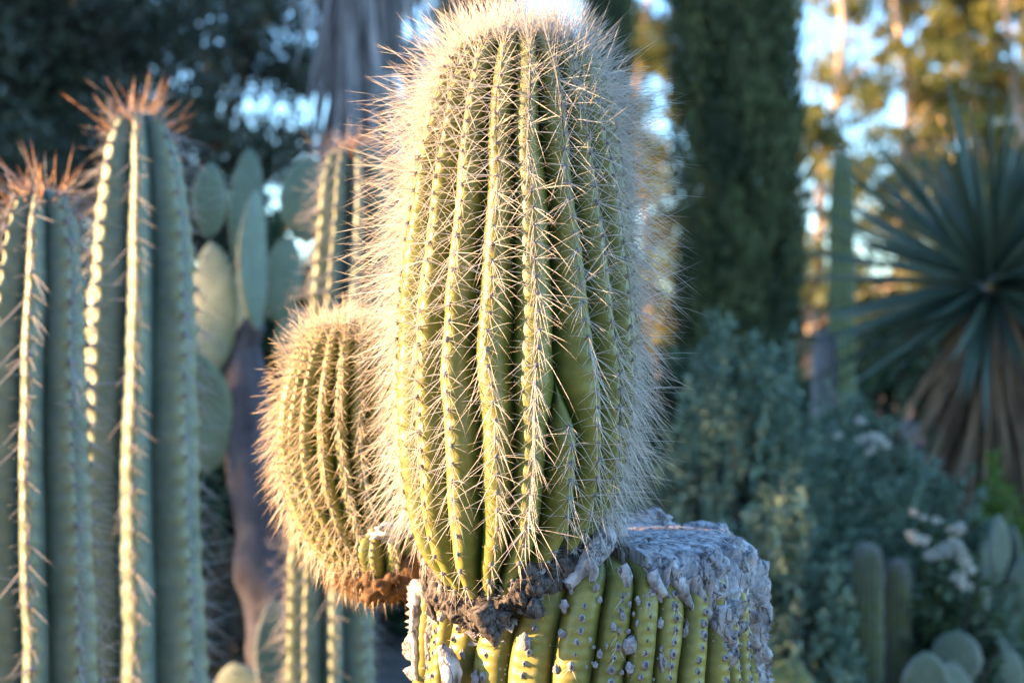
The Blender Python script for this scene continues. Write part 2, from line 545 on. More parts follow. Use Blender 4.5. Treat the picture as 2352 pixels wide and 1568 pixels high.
def cluster(seed, n_rad, Lr, n_cen, Lc, tilt, spread, ar=0.0022, rr=0.00021, rc=0.0003, sag=0.15, tsh=0.0):
    """an areole with its spines. local z = outward, y = up the rib"""
    g = np.random.default_rng(seed)
    acc = Acc()
    V, F = blob((0, 0, 0.0003), (ar, ar * 1.15, ar * 0.8), 7, 4, seed, 0.25)
    acc.add(V, F, 0.5, 0)
    d = []; L = []; r = []; bend = []
    for k in range(n_rad):
        an = 2 * math.pi * (k + g.normal(0, 0.22)) / n_rad
        el = g.uniform(0.05, 0.5)
        d.append((math.cos(an) * math.cos(el), math.sin(an) * math.cos(el) * 0.9 + tilt * 0.35, math.sin(el)))
        L.append(g.uniform(*Lr)); r.append(rr * g.uniform(0.8, 1.2)); bend.append((0, -sag * 0.5 * g.random(), 0))
    for k in range(n_cen):
        d.append((g.normal(0, spread), tilt + g.normal(0, spread * 0.8), 1.0))
        L.append(g.uniform(*Lc)); r.append(rc * g.uniform(0.75, 1.25))
        bend.append((g.normal(0, 0.06), -sag * g.random() + g.normal(0, 0.05), g.normal(0, 0.04)))
    V, F, T = spine_mesh(np.zeros((len(d), 3)), d, L, r, np.array(bend), 3, np.clip(g.random(len(d)) * 0.9 + tsh, 0, 1))
    acc.add(V, F, T, 1)
    return acc

def add_spines(acc_out, c, Mx):
    V = np.vstack(c.V); A = np.array(Mx)
    acc_out.add(V @ A[:3, :3].T + A[:3, 3], np.vstack(c.F), np.concatenate(c.A), np.concatenate(c.mi))

# ================================================================== MAIN CACTUS
MAIN0 = px(1345, 784, 1.37); MAIN0[2] = 0.0
main = thing('columnar_cactus', 'in-focus olive green ribbed cactus with pale spines regrowing on a thick corky stump',
             'cactus', MAIN0)

# ---- the stump
st_w = lambda t: np.ones_like(t)
front = [-75.5, -66.5, -57.8, -49.5, -36, -21.8, -7.5, 3.6, 14, 24, 34, 43.5, 52.5, 61, 72]
back = list(np.linspace(84, 272, 17))
c0 = np.array(front + back)
lean = lambda k: c0 + np.concatenate([k * np.maximum(0, np.cos(np.radians(np.array(front) + 10)))**1.5, np.zeros(len(back))])
stump = Ribbed(1.37, [(1200, 1347), (1568, 1345), (4100, 1345)],
               [(1238, 0), (1239, 110), (1242, 215), (1249, 290), (1262, 334), (1284, 362), (1320, 378), (1390, 388), (1520, 394), (1800, 396), (3000, 390), (4010, 385)],
               [(1238, lean(8)), (1300, lean(5.5)), (1464, lean(0)), (1568, lean(-2)), (4010, lean(-4))],
               np.concatenate([np.array([1238, 1238.4, 1239, 1240, 1242, 1245, 1249, 1255]), np.linspace(1262, 1640, 165), np.linspace(1660, 4005, 40)]),
               0.0125, p=3.6, areole_step=24, bump=0.0011, wob=0.012, ns=16, seed=21)
MAIN_O = MAIN0
st = link('stump', None, main)
st.empty_display_size = 0.05
core_rows = np.linspace(1260, 4005, 60)
cA = stump.axis(core_rows); cR = stump.rad(core_rows) - 0.02
for i in range(stump.n):
    V, F, T = stump.rib(i)
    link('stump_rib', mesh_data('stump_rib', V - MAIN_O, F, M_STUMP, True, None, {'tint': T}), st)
# areoles of the stump: dark cores with grey rims, some with a few thin bristles
ar_var = []
for k in range(10):
    g = np.random.default_rng(300 + k)
    acc = Acc()
    rr = g.uniform(0.0017, 0.0026)
    V, F = blob((0, 0, -0.0003), (rr * 1.1, rr * 1.45, rr * 0.75), 9, 5, k, 0.3); acc.add(V, F, 0.5, 0)
    V, F = blob((0.0002, 0.0002, 0.0009), (rr * 0.5, rr * 0.75, rr * 0.7), 7, 4, k + 50, 0.3); acc.add(V, F, 0.5, 1)
    nb = [0, 0, 2, 3, 1, 0, 2, 4, 0, 1][k]
    if nb:
        d = g.normal(0, 1, (nb, 3)); d[:, 2] = np.abs(d[:, 2]) * 0.6 + 0.2
        V, F, T = spine_mesh(np.zeros((nb, 3)), d, g.uniform(0.004, 0.014, nb), np.full(nb, 0.00025), np.zeros((nb, 3)), 2); acc.add(V, F, T, 2)
    ar_var.append(acc.data('areole', [M_SCAB, M_DARKCORE, M_SPINE]))
cnt = 0
for i in range(15):
    for (P, sd, up, nr, t, a, w) in stump.frames(i):
        if t < 1290 or t > 1600: continue
        if rng.random() < 0.08: continue
        sc = rng.uniform(0.9, 1.5)
        link('areole', ar_var[rng.integers(10)], st, frame_matrix(P - nr * 0.0006 + sd * rng.normal(0, 0.0012), sd, up, nr, sc, MAIN_O)); cnt += 1
# corky scabs: low lumpy patches on the ribs
scab_var = []
for k in range(7):
    acc = Acc()
    V, F = blob((0, 0, 0), (1, 1.25, 0.38), 18, 10, 400 + k, 0.45, 2.2); acc.add(V, F)
    V, F = blob((0.1, 0.1, 0.25), (0.5, 0.6, 0.35), 12, 7, 450 + k, 0.4, 2.0); acc.add(V, F)
    scab_var.append(acc.data('scab', [M_SCAB]))
def on_stump(x, y):
    """surface point of the stump under a photo pixel of its front half"""
    hw = float(smooth_interp(stump.hw, np.array(y)))
    s_ = max(-0.99, min(0.99, (x - 1345) / hw * 1.0))
    a = math.asin(s_)
    A = stump.axis(np.array(float(y)))
    nr = np.array([math.sin(a), -math.cos(a), 0])
    d1 = A[1] - stump.rad(np.array(float(y))) * math.cos(a)
    P = px(x, y, 1.0) - np.array([0, 0, EYE]); P = P * d1 + np.array([0, 0, EYE])
    return P, np.array([math.cos(a), math.sin(a), 0]), np.array([0, 0, 1.]), nr
scabs = [(1205, 1473, 4.6), (1295, 1393, 4.0), (1290, 1455, 3.6), (1277, 1538, 3.2), (1370, 1350, 3.2), (1448, 1480, 6.0), (1447, 1535, 3.0),
         (1492, 1410, 3.2), (1518, 1370, 3.8), (1525, 1525, 5.5), (1518, 1432, 3.0), (1578, 1450, 4.2), (1588, 1432, 4.6), (1592, 1385, 5.5),
         (1640, 1470, 6.0), (1655, 1520, 6.5), (1648, 1415, 4.5), (1700, 1540, 4.0), (1000, 1400, 4.2), (1020, 1430, 3.5), (968, 1490, 4.2), (1058, 1500, 4.2), (1028, 1520, 6.0),
         (1035, 1560, 5.0), (1090, 1560, 4.5), (985, 1555, 3.2), (1600, 1500, 3.0), (1410, 1440, 2.6), (1625, 1545, 3.0), (1560, 1345, 4.0), (1690, 1470, 4.5), (1720, 1500, 5), (1540, 1485, 2.2), (1465, 1430, 1.8)]
gs = np.random.default_rng(64)
for k in range(110):
    scabs.append((1290 + 440 * gs.random() ** .7, gs.uniform(1350, 1566), gs.uniform(.7, 2.3)))
for k, (x, y, r_) in enumerate(scabs):
    P, sd, up, nr = on_stump(x, y)
    link('scab', scab_var[k % 7], st, frame_matrix(P - nr * 0.001, sd * rng.uniform(0.8, 1.15), up * rng.uniform(0.85, 1.4), nr, r_ * 0.001, MAIN_O))

# ---- grey cork cap flowing over the stump's top and down its right side
border = [(-180, 1380), (-100, 1400), (-82, 1600), (-74, 1440), (-68, 1560), (-60, 1360), (-50, 1480), (-44, 1340), (-35, 1300), (-10, 1290), (2, 1305), (9, 1318), (14, 1326), (19, 1318), (25, 1352), (30, 1362),
          (35, 1398), (39, 1385), (43, 1512), (46, 1560), (49, 1440), (54, 1400), (58, 1470), (62, 1420), (66, 1500), (70, 1570), (76, 1520), (84, 1680), (95, 1600), (120, 1450), (180, 1380)]
nth, nu = 900, 190
th = np.radians(np.linspace(-180, 180, nth, endpoint=False))
tb = np.interp(np.degrees(th), *np.array(border).T)
tb = 784 + (tb - 784) * (1.37 - 0.16 * np.cos(th)) / 1.37      # photo rows to rows at the stump's axis
tb = tb + 34 * fbm(np.stack([th * 11, th * 0, th * 0], -1), 1.0, 91, 4)
# polyline of the profile: radius & height against an arc parameter
prof_t = np.concatenate([np.linspace(1238.0, 1238.6, 6), np.linspace(1239, 1261, 24), np.linspace(1263, 1720, 200)])
prof_r = stump.rad(prof_t) ; prof_z = EYE - (prof_t - 784) / FPX * 1.37
prof_r[0] = 0.0
arc = np.concatenate([[0], np.cumsum(np.hypot(np.diff(prof_r), np.diff(prof_z)))])
arc_end = np.interp(tb, prof_t, arc)
u = np.linspace(0, 1, nu)
AR = arc_end[:, None] * (u ** 0.8)[None]
Rc = np.interp(AR, arc, prof_r); Zc = np.interp(AR, arc, prof_z)
dR = np.gradient(Rc, axis=1); dZ = np.gradient(Zc, axis=1)
ln = np.maximum(np.hypot(dR, dZ), 1e-9)
nR, nZ = -dZ / ln, dR / ln
nR = np.maximum(nR, 0)
TH = np.broadcast_to(th[:, None], Rc.shape)
P = np.stack([Rc * np.sin(TH), -Rc * np.cos(TH), Zc], -1)
# the cork half follows the ribs beneath
ca = stump.crest(np.array([1330.0]))[0]
dist = np.abs((TH[..., None] - ca + np.pi) % (2 * np.pi) - np.pi).min(-1)
onside = np.clip((AR - 0.125) / 0.035, 0, 1)
ribdip = -0.0105 * np.clip(dist / 0.085, 0, 1) ** 2.5 * onside
lump = fbm(P, 10, 31, 2) * 0.0055
fold = np.stack([TH * 0.9 + 0.25 * noise3(P, 30, 9), P[..., 2] * 1.6, P[..., 0] * 0], -1)
ridge = (1 - np.abs(fbm(fold, 11, 47, 3))) ** 3 * 0.014 * onside
fine = fbm(P * np.array([1, 1, .6]), 100, 61, 4) * 0.0012
crack = -np.clip(0.08 - np.abs(fbm(P * np.array([1, 1, 0.4]), 30, 77, 4)), 0, 1) * 0.03
tks = 0.0022 + 0.0045 * (1 - onside) + ribdip + lump + ridge + fine + crack
tks = np.maximum(tks, -0.006 + 0.002 * fine)
fade = np.clip((1 - u) / 0.10, 0, 1)[None] ** 0.8
tks = tks * fade - (1 - fade) * 0.009
P[..., 0] += tks * nR * np.sin(TH); P[..., 1] -= tks * nR * np.cos(TH); P[..., 2] += tks * nZ
cx, cy, _ = stump.axis(np.array(1240.0))
P[..., 0] += cx; P[..., 1] += cy
Pn = np.concatenate([P, P[:1]], 0)
I, J = np.meshgrid(np.arange(nth), np.arange(nu - 1), indexing='ij')
qd = (I * nu + J).ravel(); q2 = (((I + 1) % nth) * nu + J).ravel()
link('cork_cap', mesh_data('cork_cap', P.reshape(-1, 3) - MAIN_O, np.stack([qd, qd + 1, q2 + 1, q2], 1), M_CORK), main)
# knotty lumps on the cap
for k, (x, y, d, rx, ry, rz) in enumerate([(1478, 1206, 1.50, .026, .02, .017), (1440, 1212, 1.49, .014, .014, .012), (1525, 1214, 1.52, .014, .015, .012), (1612, 1232, 1.47, .023, .018, .013), (1655, 1236, 1.45, .013, .016, .012),
                                           (1390, 1215, 1.33, .017, .018, .022), (1692, 1285, 1.31, .016, .014, .017), (1738, 1330, 1.36, .011, .014, .02), (1640, 1300, 1.27, .013, .01, .014), (1748, 1400, 1.38, .007, .01, .022)]):
    V, F = blob((0, 0, 0), (rx, ry, rz), 40, 24, 500 + k, 0.42, 1.7)
    V = V + norm(V) * (fbm(V + k, 170, k, 3) * 0.0016)[:, None]
    o = link('cork_lump', mesh_data('cork_lump', V, F, M_CORK), main)
    o.location = px(x, y, d) - MAIN_O

# ---- the head
K = {'A': (-60, -81, -76), 'B': (-45, -53, -53), 'C': (-29, -33, -31), 'D': (-12, -13, -7), 'E': (5, 8, 9.5), 'N': (14, 20, 32), 'F': (22, 33, 52), 'G': (37, 52, 68), 'H': (53, 69, 83)}
cols = [K[k] for k in 'ABCDENFGH']
nb = 11
bk = [list(np.linspace(c[0], 360 + f[0], nb + 2)[1:-1]) for c, f in zip([(K['H'][j],) for j in range(3)], [(K['A'][j],) for j in range(3)])]
rows3 = [np.array([c[j] for c in cols] + bk[j]) for j in range(3)]
def sstep(a, b):
    return lambda t: 0.002 + 0.998 * np.clip((t - a) / (b - a), 0, 1) ** 2 * (3 - 2 * np.clip((t - a) / (b - a), 0, 1))
def head_step(t):
    return np.interp(t, [84, 92, 110, 150, 220, 400, 1400], [3, 6, 12, 20, 27, 36, 40])
head = Ribbed(1.29, [(80, 1197), (300, 1193), (700, 1190), (1000, 1184), (1200, 1166), (1330, 1142), (1480, 1135)],
              [(82, 0), (83.5, 45), (88, 85), (98, 118), (120, 150), (160, 181), (220, 205), (300, 225), (450, 247), (600, 261), (780, 269), (950, 264), (1080, 247), (1180, 222), (1250, 186), (1300, 146), (1345, 98), (1390, 52), (1460, 20)],
              [(82, rows3[0] * 1.0), (300, rows3[0]), (791, rows3[1]), (1194, rows3[2]), (1460, rows3[2])],
              np.concatenate([[82, 82.3, 83, 84.2, 86, 88.5, 92, 96, 101, 107], np.linspace(114, 1455, 250)]),
              lambda t: np.interp(t, [82, 100, 160, 300, 800, 1200, 1460], [0.002, 0.006, 0.0125, 0.0165, 0.019, 0.016, 0.009]),
              p=2.1, soft=0.12, weights={5: sstep(860, 1010)}, areole_step=head_step, bump=0.0013, wob=0.017, ns=16, seed=3,
              dy=[(82, 0), (1000, 0), (1180, -0.006), (1300, -0.02), (1350, -0.028), (1470, -0.03)])
hd = link('head', None, main)
for i in range(head.n):
    V, F, T = head.rib(i)
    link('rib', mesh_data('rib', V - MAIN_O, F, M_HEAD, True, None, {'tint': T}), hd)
# woolly growing tip
acc = Acc()
top = head.axis(np.array(90.0))
V, F = blob((0, 0, 0), (0.034, 0.034, 0.006), 30, 12, 77, 0.5, 3.0); acc.add(V + top + np.array([0, 0, -0.001]), F)
link('woolly_tip', acc.data('woolly_tip', [M_WOOL], origin=MAIN_O), hd)

cl_top = [cluster(1000 + k, 8, (0.010, 0.022), 5, (0.028, 0.050), 0.12, 0.5, sag=0.05, tsh=0.1, ar=0.002) for k in range(14)]
cl_up = [cluster(1100 + k, 10, (0.016, 0.038), 7, (0.036, 0.070), -0.12, 0.9, sag=0.18) for k in range(16)]
cl_mid = [cluster(1200 + k, 10, (0.016, 0.038), 7, (0.038, 0.074), -0.45, 0.88, sag=0.25) for k in range(16)]
cl_low = [cluster(1300 + k, 9, (0.012, 0.030), 6, (0.030, 0.064), -0.80, 0.75, sag=0.25) for k in range(16)]
cl_bot = [cluster(1400 + k, 7, (0.007, 0.016), 3, (0.012, 0.030), -0.9, 0.4, sag=0.2) for k in range(10)]
spdata = {}
def cl_pick(t, g):
    z = t + g.normal(0, 55)
    if t < 170: return cl_top
    if z < 430: return cl_up
    if z < 760: return cl_mid
    if t < 1180: return cl_low
    return cl_bot
cand = []
for i in range(head.n):
    for f in head.frames(i):
        if f[6] < 0.5 or f[4] > 1345: continue
        P, sd, up, nr, t, a, w = f
        A_ = (a + math.pi) % (2 * math.pi) - math.pi
        cand.append((abs(A_) + (0.6 if t < 130 else 0), f))
cand.sort(key=lambda q: q[0])
rest = Acc()
g = np.random.default_rng(5)
for n, (_, f) in enumerate(cand):
    P, sd, up, nr, t, a, w = f
    lst = cl_pick(t, g); c = lst[g.integers(len(lst))]
    sx = 1 if g.random() < 0.5 else 1
    Mx = frame_matrix(P, sd, up, nr, g.uniform(0.85, 1.15), MAIN_O)
    if n < 215:
        key = id(c)
        if key not in spdata:
            spdata[key] = c.data('spine_cluster', [M_AREOLE, M_SPINE])
        link('spine_cluster', spdata[key], hd, Mx)
    else:
        add_spines(rest, c, Mx)
        if t < 1200:
            add_spines(rest, lst[g.integers(len(lst))], frame_matrix(P, sd, up, nr, g.uniform(0.8, 1.1), MAIN_O))
# extra bristles of the crown
nc = 550
an = g.uniform(0, 2 * math.pi, nc); rr = np.sqrt(g.uniform(0.0, 1, nc)) * 0.062
tt = np.interp(rr, head.rad(head.rows[:60]), head.rows[:60])
base = np.stack([top[0] + rr * np.sin(an), top[1] - rr * np.cos(an), EYE - (tt - 784) / FPX * 1.29], -1)
lean_ = (rr / 0.062) ** 1.5
d = np.stack([np.sin(an) * lean_ * 1.3 + g.normal(0, .3, nc), -np.cos(an) * lean_ * 1.3 + g.normal(0, .3, nc), 1.0 + g.normal(0, .15, nc)], -1)
V, F, T = spine_mesh(base - MAIN_O, d, g.uniform(0.012, 0.056, nc) * (0.6 + 0.4 * g.random(nc)) + 0.004, g.uniform(0.00022, 0.0004, nc), g.normal(0, 0.06, (nc, 3)), 3, g.random(nc) * 0.8)
rest.add(V, F, T, 1)
link('spines', rest.data('spines', [M_AREOLE, M_SPINE]), hd, kind='stuff')

# ---- dark flaky collar where the head bursts out of the stump
nth = 640
ths = np.linspace(-np.pi, np.pi, nth, endpoint=False)
scx, scy, _ = stump.axis(np.array(1300.0))
path = []
trow = np.linspace(1215, 1440, 200)
for a in ths:
    A = head.axis(trow); r_ = head.rad(trow) - 0.006
    X = A[:, 0] + r_ * math.sin(a); Y = A[:, 1] - r_ * math.cos(a)
    rs = np.hypot(X - scx, Y - scy)
    inside = rs < stump.rad(trow) - 0.002
    k = np.argmax(inside) if inside.any() else len(trow) - 1
    path.append([X[k], Y[k], A[k, 2]])
path = np.array(path)
ker = np.hanning(31); ker /= ker.sum()
path = np.stack([np.convolve(np.concatenate([path[-15:, c], path[:, c], path[:15, c]]), ker, 'valid') for c in range(3)], 1)
ntu = 80
T_ = norm(np.roll(path, -1, 0) - np.roll(path, 1, 0))
outw = norm(np.stack([np.sin(ths), -np.cos(ths), 0 * ths], -1))
outw = norm(outw - T_ * (outw * T_).sum(-1, keepdims=True)); upv = np.cross(T_, outw)
ph = np.linspace(0, 2 * np.pi, ntu, endpoint=False)
ctr = path[:, None] + np.zeros((1, ntu, 1))
low = np.clip(-np.sin(ph) * np.sign(upv[:, 2].mean()), 0, 1)[None]
wide = 0.0145 + 0.005 * noise3(np.stack([ths * 3, ths * 0, ths * 0], -1), 1, 5)[:, None]
C = ctr + 0.0135 * np.cos(ph)[None, :, None] * outw[:, None] + wide[..., None] * np.sin(ph)[None, :, None] * upv[:, None]
dirn = norm(C - ctr)
C = C + dirn * (fbm(C, 34, 8, 3) * 0.006 + fbm(C, 110, 18, 4) * 0.0042 + np.floor(3 * (1 + fbm(C, 70, 19, 3))) * 0.0011 - np.clip(0.2 - np.abs(fbm(C * np.array([1, 1, 1.3]), 60, 27, 3)), 0, 1) * 0.02)[..., None]
C[..., 2] -= 0.001
C += outw[:, None] * 0.003
I, J = np.meshgrid(np.arange(nth), np.arange(ntu), indexing='ij')
q = lambda i, j: ((i % nth) * ntu + (j % ntu)).ravel()
Fq = np.stack([q(I, J), q(I + 1, J), q(I + 1, J + 1), q(I, J + 1)], 1)
link('bark_collar', mesh_data('bark_collar', C.reshape(-1, 3) - MAIN_O, Fq, M_CORKD), main)
# hanging tongues of bark
def tongue(pts, rads, m, seed, flat=0.6):
    pp = np.array([px(*p) for p in pts])
    s0 = np.linspace(0, 1, len(pp)); s1 = np.linspace(0, 1, 70)
    pp = np.stack([np.interp(s1, s0, pp[:, c]) for c in range(3)], 1); rr = np.interp(s1, s0, rads)
    V, F = tube(pp, rr * 0.85, 40, seed, 0.25, 40)
    V = V + (fbm(V, 90, seed, 3) * 0.0018)[:, None] * np.array([0.5, -0.8, 0.2])
    link('bark_tongue', mesh_data('bark_tongue', V - MAIN_O, F, m), main)
tongue([(1105, 1392, 1.203), (1120, 1425, 1.205), (1134, 1456, 1.206), (1140, 1482, 1.207)], [.016, .012, .008, .003], M_CORKD, 3)
tongue([(1150, 1405, 1.207), (1148, 1430, 1.209), (1142, 1462, 1.212)], [.012, .007, .003], M_CORKD, 4)
tongue([(1215, 1392, 1.21), (1235, 1402, 1.208), (1252, 1408, 1.208)], [.011, .009, .003], M_CORKD, 5)
tongue([(1395, 1205, 1.262), (1380, 1255, 1.243), (1345, 1300, 1.228), (1300, 1345, 1.22)], [.011, .013, .010, .006], M_CORK, 6)
tongue([(985, 1270, 1.31), (978, 1320, 1.285), (985, 1380, 1.275), (1000, 1420, 1.265)], [.009, .007, .005, .003], M_CORKD, 7)
tongue([(962, 1330, 1.33), (955, 1400, 1.325), (952, 1470, 1.325), (955, 1560, 1.325)], [.007, .006, .005, .003], M_CORK, 8)
tongue([(1015, 1360, 1.262), (1022, 1400, 1.258), (1012, 1425, 1.258)], [.007, .006, .003], M_CORK, 9)
tongue([(1015, 1480, 1.25), (1028, 1510, 1.247), (1035, 1545, 1.245), (1030, 1590, 1.245)], [.004, .009, .010, .007], M_CORK, 10)
def tongue_on(xy, rads, m, seed, lift=0.001):
    pts = []
    for (x, y) in xy:
        P_, sd_, up_, nr_ = on_stump(x, y)
        pts.append((x, y, P_[1] - lift))
    tongue(pts, rads, m, seed)
tongue_on([(1590, 1320), (1612, 1390), (1632, 1440), (1640, 1500), (1655, 1570)], [.012, .008, .009, .006, .009], M_CORK, 21)
tongue_on([(1640, 1290), (1655, 1350), (1668, 1410), (1672, 1450)], [.012, .010, .008, .003], M_CORK, 22)
tongue_on([(1690, 1285), (1700, 1350), (1695, 1420), (1708, 1500), (1715, 1575)], [.013, .010, .007, .006, .006], M_CORK, 23)
tongue_on([(1722, 1320), (1730, 1400), (1728, 1480), (1732, 1575)], [.011, .009, .008, .007], M_CORK, 24)
tongue_on([(1495, 1312), (1512, 1345), (1526, 1368)], [.007, .006, .003], M_CORK, 25)
tongue_on([(1425, 1300), (1440, 1325), (1440, 1348)], [.007, .006, .003], M_CORK, 26)
tongue_on([(1352, 1285), (1365, 1310), (1362, 1335)], [.007, .006, .003], M_CORK, 27)
tongue_on([(1560, 1325), (1572, 1365), (1590, 1400)], [.008, .006, .003], M_CORK, 28)
# curled flakes of bark and dry litter caught on the collar
fl = Acc(); g = np.random.default_rng(55)
for k in range(900):
    i = g.integers(nth)
    if ths[i] < -1.9 or ths[i] > 1.9: continue
    c = path[i] + outw[i] * g.uniform(0.004, 0.013) + upv[i] * g.normal(0, 0.011)
    ax = norm(g.normal(0, 1, 3)); L = g.uniform(0.002, 0.0075); w_ = L * g.uniform(0.3, 0.8)
    s_ = norm(np.cross(ax, g.normal(0, 1, 3))); n_ = np.cross(ax, s_)
    V = np.array([c - ax * L, c + s_ * w_ + n_ * w_ * .3, c + ax * L * g.uniform(.6, 1.2), c - s_ * w_ * g.uniform(.5, 1) + n_ * w_ * .3, c + n_ * 0.001])
    fl.add(V, [[0, 1, 4], [1, 2, 4], [2, 3, 4], [3, 0, 4]])
link('bark_flakes', fl.data('bark_flakes', [M_CORK], False, MAIN_O), main, kind='stuff')
lt = 260
sel = g.choice(np.where((ths > -1.5) & (ths < 0.35))[0], lt)
b_ = path[sel] + outw[sel] * g.uniform(0.002, 0.014, (lt, 1)) + upv[sel] * g.normal(0.006, 0.008, (lt, 1))
V, F, T = spine_mesh(b_ - MAIN_O, g.normal(0, 1, (lt, 3)) * np.array([1, 1, .5]), g.uniform(.005, .02, lt), np.full(lt, .0004), g.normal(0, .2, (lt, 3)), 2)
link('dry_litter', mesh_data('dry_litter', V, F, spine_mat('litter', (.10, .065, .04), (.16, .09, .045), 0.0), True, None, {'tint': T}), main, kind='stuff')

# ---- the second head at the left, behind
ang2 = np.array(list(np.arange(-170, 190, 17.1)))[:21]
side = Ribbed(1.48, [(738, 806), (900, 790), (1050, 786), (1180, 806), (1260, 838), (1345, 885)],
              [(738, 0), (740, 50), (748, 85), (770, 112), (820, 132), (900, 147), (1000, 154), (1100, 150), (1180, 136), (1250, 112), (1310, 82), (1348, 46)],
              [(738, ang2 - 2), (900, ang2), (1100, ang2 + 4), (1348, ang2 + 16)],
              np.concatenate([[738, 738.3, 739, 740.5, 743, 747, 753, 760, 770], np.linspace(780, 1346, 90)]),
              lambda t: np.interp(t, [738, 770, 850, 1000, 1250, 1348], [0.002, 0.006, 0.010, 0.011, 0.009, 0.005]),
              p=2.0, soft=0.12, areole_step=lambda t: np.interp(t, [738, 760, 800, 900, 1400], [5, 9, 14, 20, 22]), bump=0.001, wob=0.02, ns=10, seed=9, dy=[(738, 0.03), (1100, 0.02), (1345, -0.03)])
s2 = link('side_head', None, main)
for i in range(side.n):
    V, F, T = side.rib(i)
    link('rib', mesh_data('rib', V - MAIN_O, F, M_HEAD, True, None, {'tint': T}), s2)
cs_up = [cluster(2000 + k, 8, (0.007, 0.016), 4, (0.018, 0.034), 0.15, 0.35, sag=0.1, ar=0.0016, rr=.00032, rc=.00045, tsh=.2) for k in range(10)]
cs_lo = [cluster(2100 + k, 8, (0.007, 0.017), 4, (0.020, 0.036), -0.75, 0.35, sag=0.25, ar=0.0016, rr=.00032, rc=.00045, tsh=.1) for k in range(12)]
cand = []
for i in range(side.n):
    for f in side.frames(i):
        A_ = (f[5] + math.pi + 0.5) % (2 * math.pi) - math.pi
        cand.append((abs(A_) + (0.8 if f[4] < 770 else 0), f))
cand.sort(key=lambda q: q[0])
rest = Acc()
for n, (_, f) in enumerate(cand):
    P, sd, up, nr, t, a, w = f
    lst = cs_up if t < 850 + g.normal(0, 40) else cs_lo
    c = lst[g.integers(len(lst))]
    Mx = frame_matrix(P, sd, up, nr, g.uniform(0.85, 1.15), MAIN_O)
    if n < 80:
        key = id(c)
        if key not in spdata:
            spdata[key] = c.data('spine_cluster', [M_AREOLE, M_SPINE2])
        link('spine_cluster', spdata[key], s2, Mx)
    else:
        add_spines(rest, c, Mx)
nc = 700
an = g.uniform(0, 2 * math.pi, nc); rr = np.sqrt(g.uniform(0, 1, nc)) * 0.05
t2 = side.axis(np.array(742.0))
base = np.stack([t2[0] + rr * np.sin(an), t2[1] - rr * np.cos(an), t2[2] - 0.03 * (rr / 0.05) ** 3], -1)
d = np.stack([np.sin(an) * (rr / .05) ** 1.5 * 1.4 + g.normal(0, .25, nc), -np.cos(an) * (rr / .05) ** 1.5 * 1.4 + g.normal(0, .25, nc), np.ones(nc)], -1)
V, F, T = spine_mesh(base - MAIN_O, d, g.uniform(.008, .026, nc), np.full(nc, .0004), g.normal(0, .06, (nc, 3)), 3)
rest.add(V, F, T, 1)
link('spines', rest.data('spines', [M_AREOLE, M_SPINE2]), s2, kind='stuff')
# its corky brown base with roots of dry bristle, and the neck that joins the stump
V, F = blob((0, 0, 0), (0.034, 0.034, 0.022), 80, 44, 610, 0.35, 2.2)
V = V + norm(V) * (fbm(V, 90, 5, 4) * 0.005)[:, None]
bs = link('corky_base', mesh_data('corky_base', V, F, M_CORKBR), s2); bs.location = px(868, 1318, 1.45) - MAIN_O
pts = np.array([px(850, 1330, 1.46), px(900, 1318, 1.44), px(945, 1310, 1.41), px(990, 1310, 1.40)])
V, F = tube(np.stack([np.interp(np.linspace(0, 3, 20), range(4), pts[:, c]) for c in range(3)], 1), np.linspace(.024, .027, 20), 40, 4, 0.4, 60)
link('neck', mesh_data('neck', V - MAIN_O, F, M_CORKBR), s2)
nl = 1500
b_ = px(868, 1325, 1.45) + norm(g.normal(0, 1, (nl, 3))) * np.array([.04, .036, .02])
V, F, T = spine_mesh(b_ - MAIN_O, (b_ - px(868, 1300, 1.45)) / .03 + g.normal(0, .6, (nl, 3)), g.uniform(.004, .016, nl), np.full(nl, .00045), g.normal(0, .2, (nl, 3)), 2)
link('dry_bristles', mesh_data('dry_bristles', V, F, spine_mat('bristle_brown', (.30, .17, .07), (.36, .19, .07), .2), True, None, {'tint': T}), s2, kind='stuff')
# little offset bud on the right of that base
bud = Ribbed(1.405, [(1212, 892), (1330, 893)], [(1212, 0), (1213, 22), (1219, 42), (1232, 60), (1260, 72), (1295, 66), (1330, 42)],
             [(1222, np.arange(-165, 195, 45.0)[:8]), (1335, np.arange(-160, 200, 45.0)[:8])], np.concatenate([[1212, 1212.4, 1213], np.linspace(1215, 1330, 26)]), 0.012, p=1.8, soft=.1, areole_step=16, bump=.001, ns=8, seed=31)
ob = link('offset_bud', None, main)
for i in range(bud.n):
    V, F, T = bud.rib(i)
    link('bud_rib', mesh_data('bud_rib', V - MAIN_O, F, M_HEAD, True, None, {'tint': T}), ob)
bsp = Acc()
for i in range(bud.n):
    for f in bud.frames(i):
        add_spines(bsp, cl_bot[(i + int(f[4])) % 10], frame_matrix(f[0], f[1], f[2], f[3], .7, MAIN_O))
link('spines', bsp.data('spines', [M_AREOLE, M_SPINE2]), ob, kind='stuff')
V, F = blob((0, 0, 0), (0.022, 0.022, 0.010), 40, 22, 620, .5, 2.4); o = link('cork_lump', mesh_data('cork_lump', V, F, M_CORK), ob); o.location = px(905, 1222, 1.40) - MAIN_O
V, F = blob((0, 0, 0), (0.026, 0.026, 0.02), 60, 34, 621, .4, 2); V = V + norm(V) * (fbm(V, 110, 6, 4) * .004)[:, None]
o = link('corky_base', mesh_data('corky_base', V, F, M_CORKBR), ob); o.location = px(895, 1330, 1.405) - MAIN_O

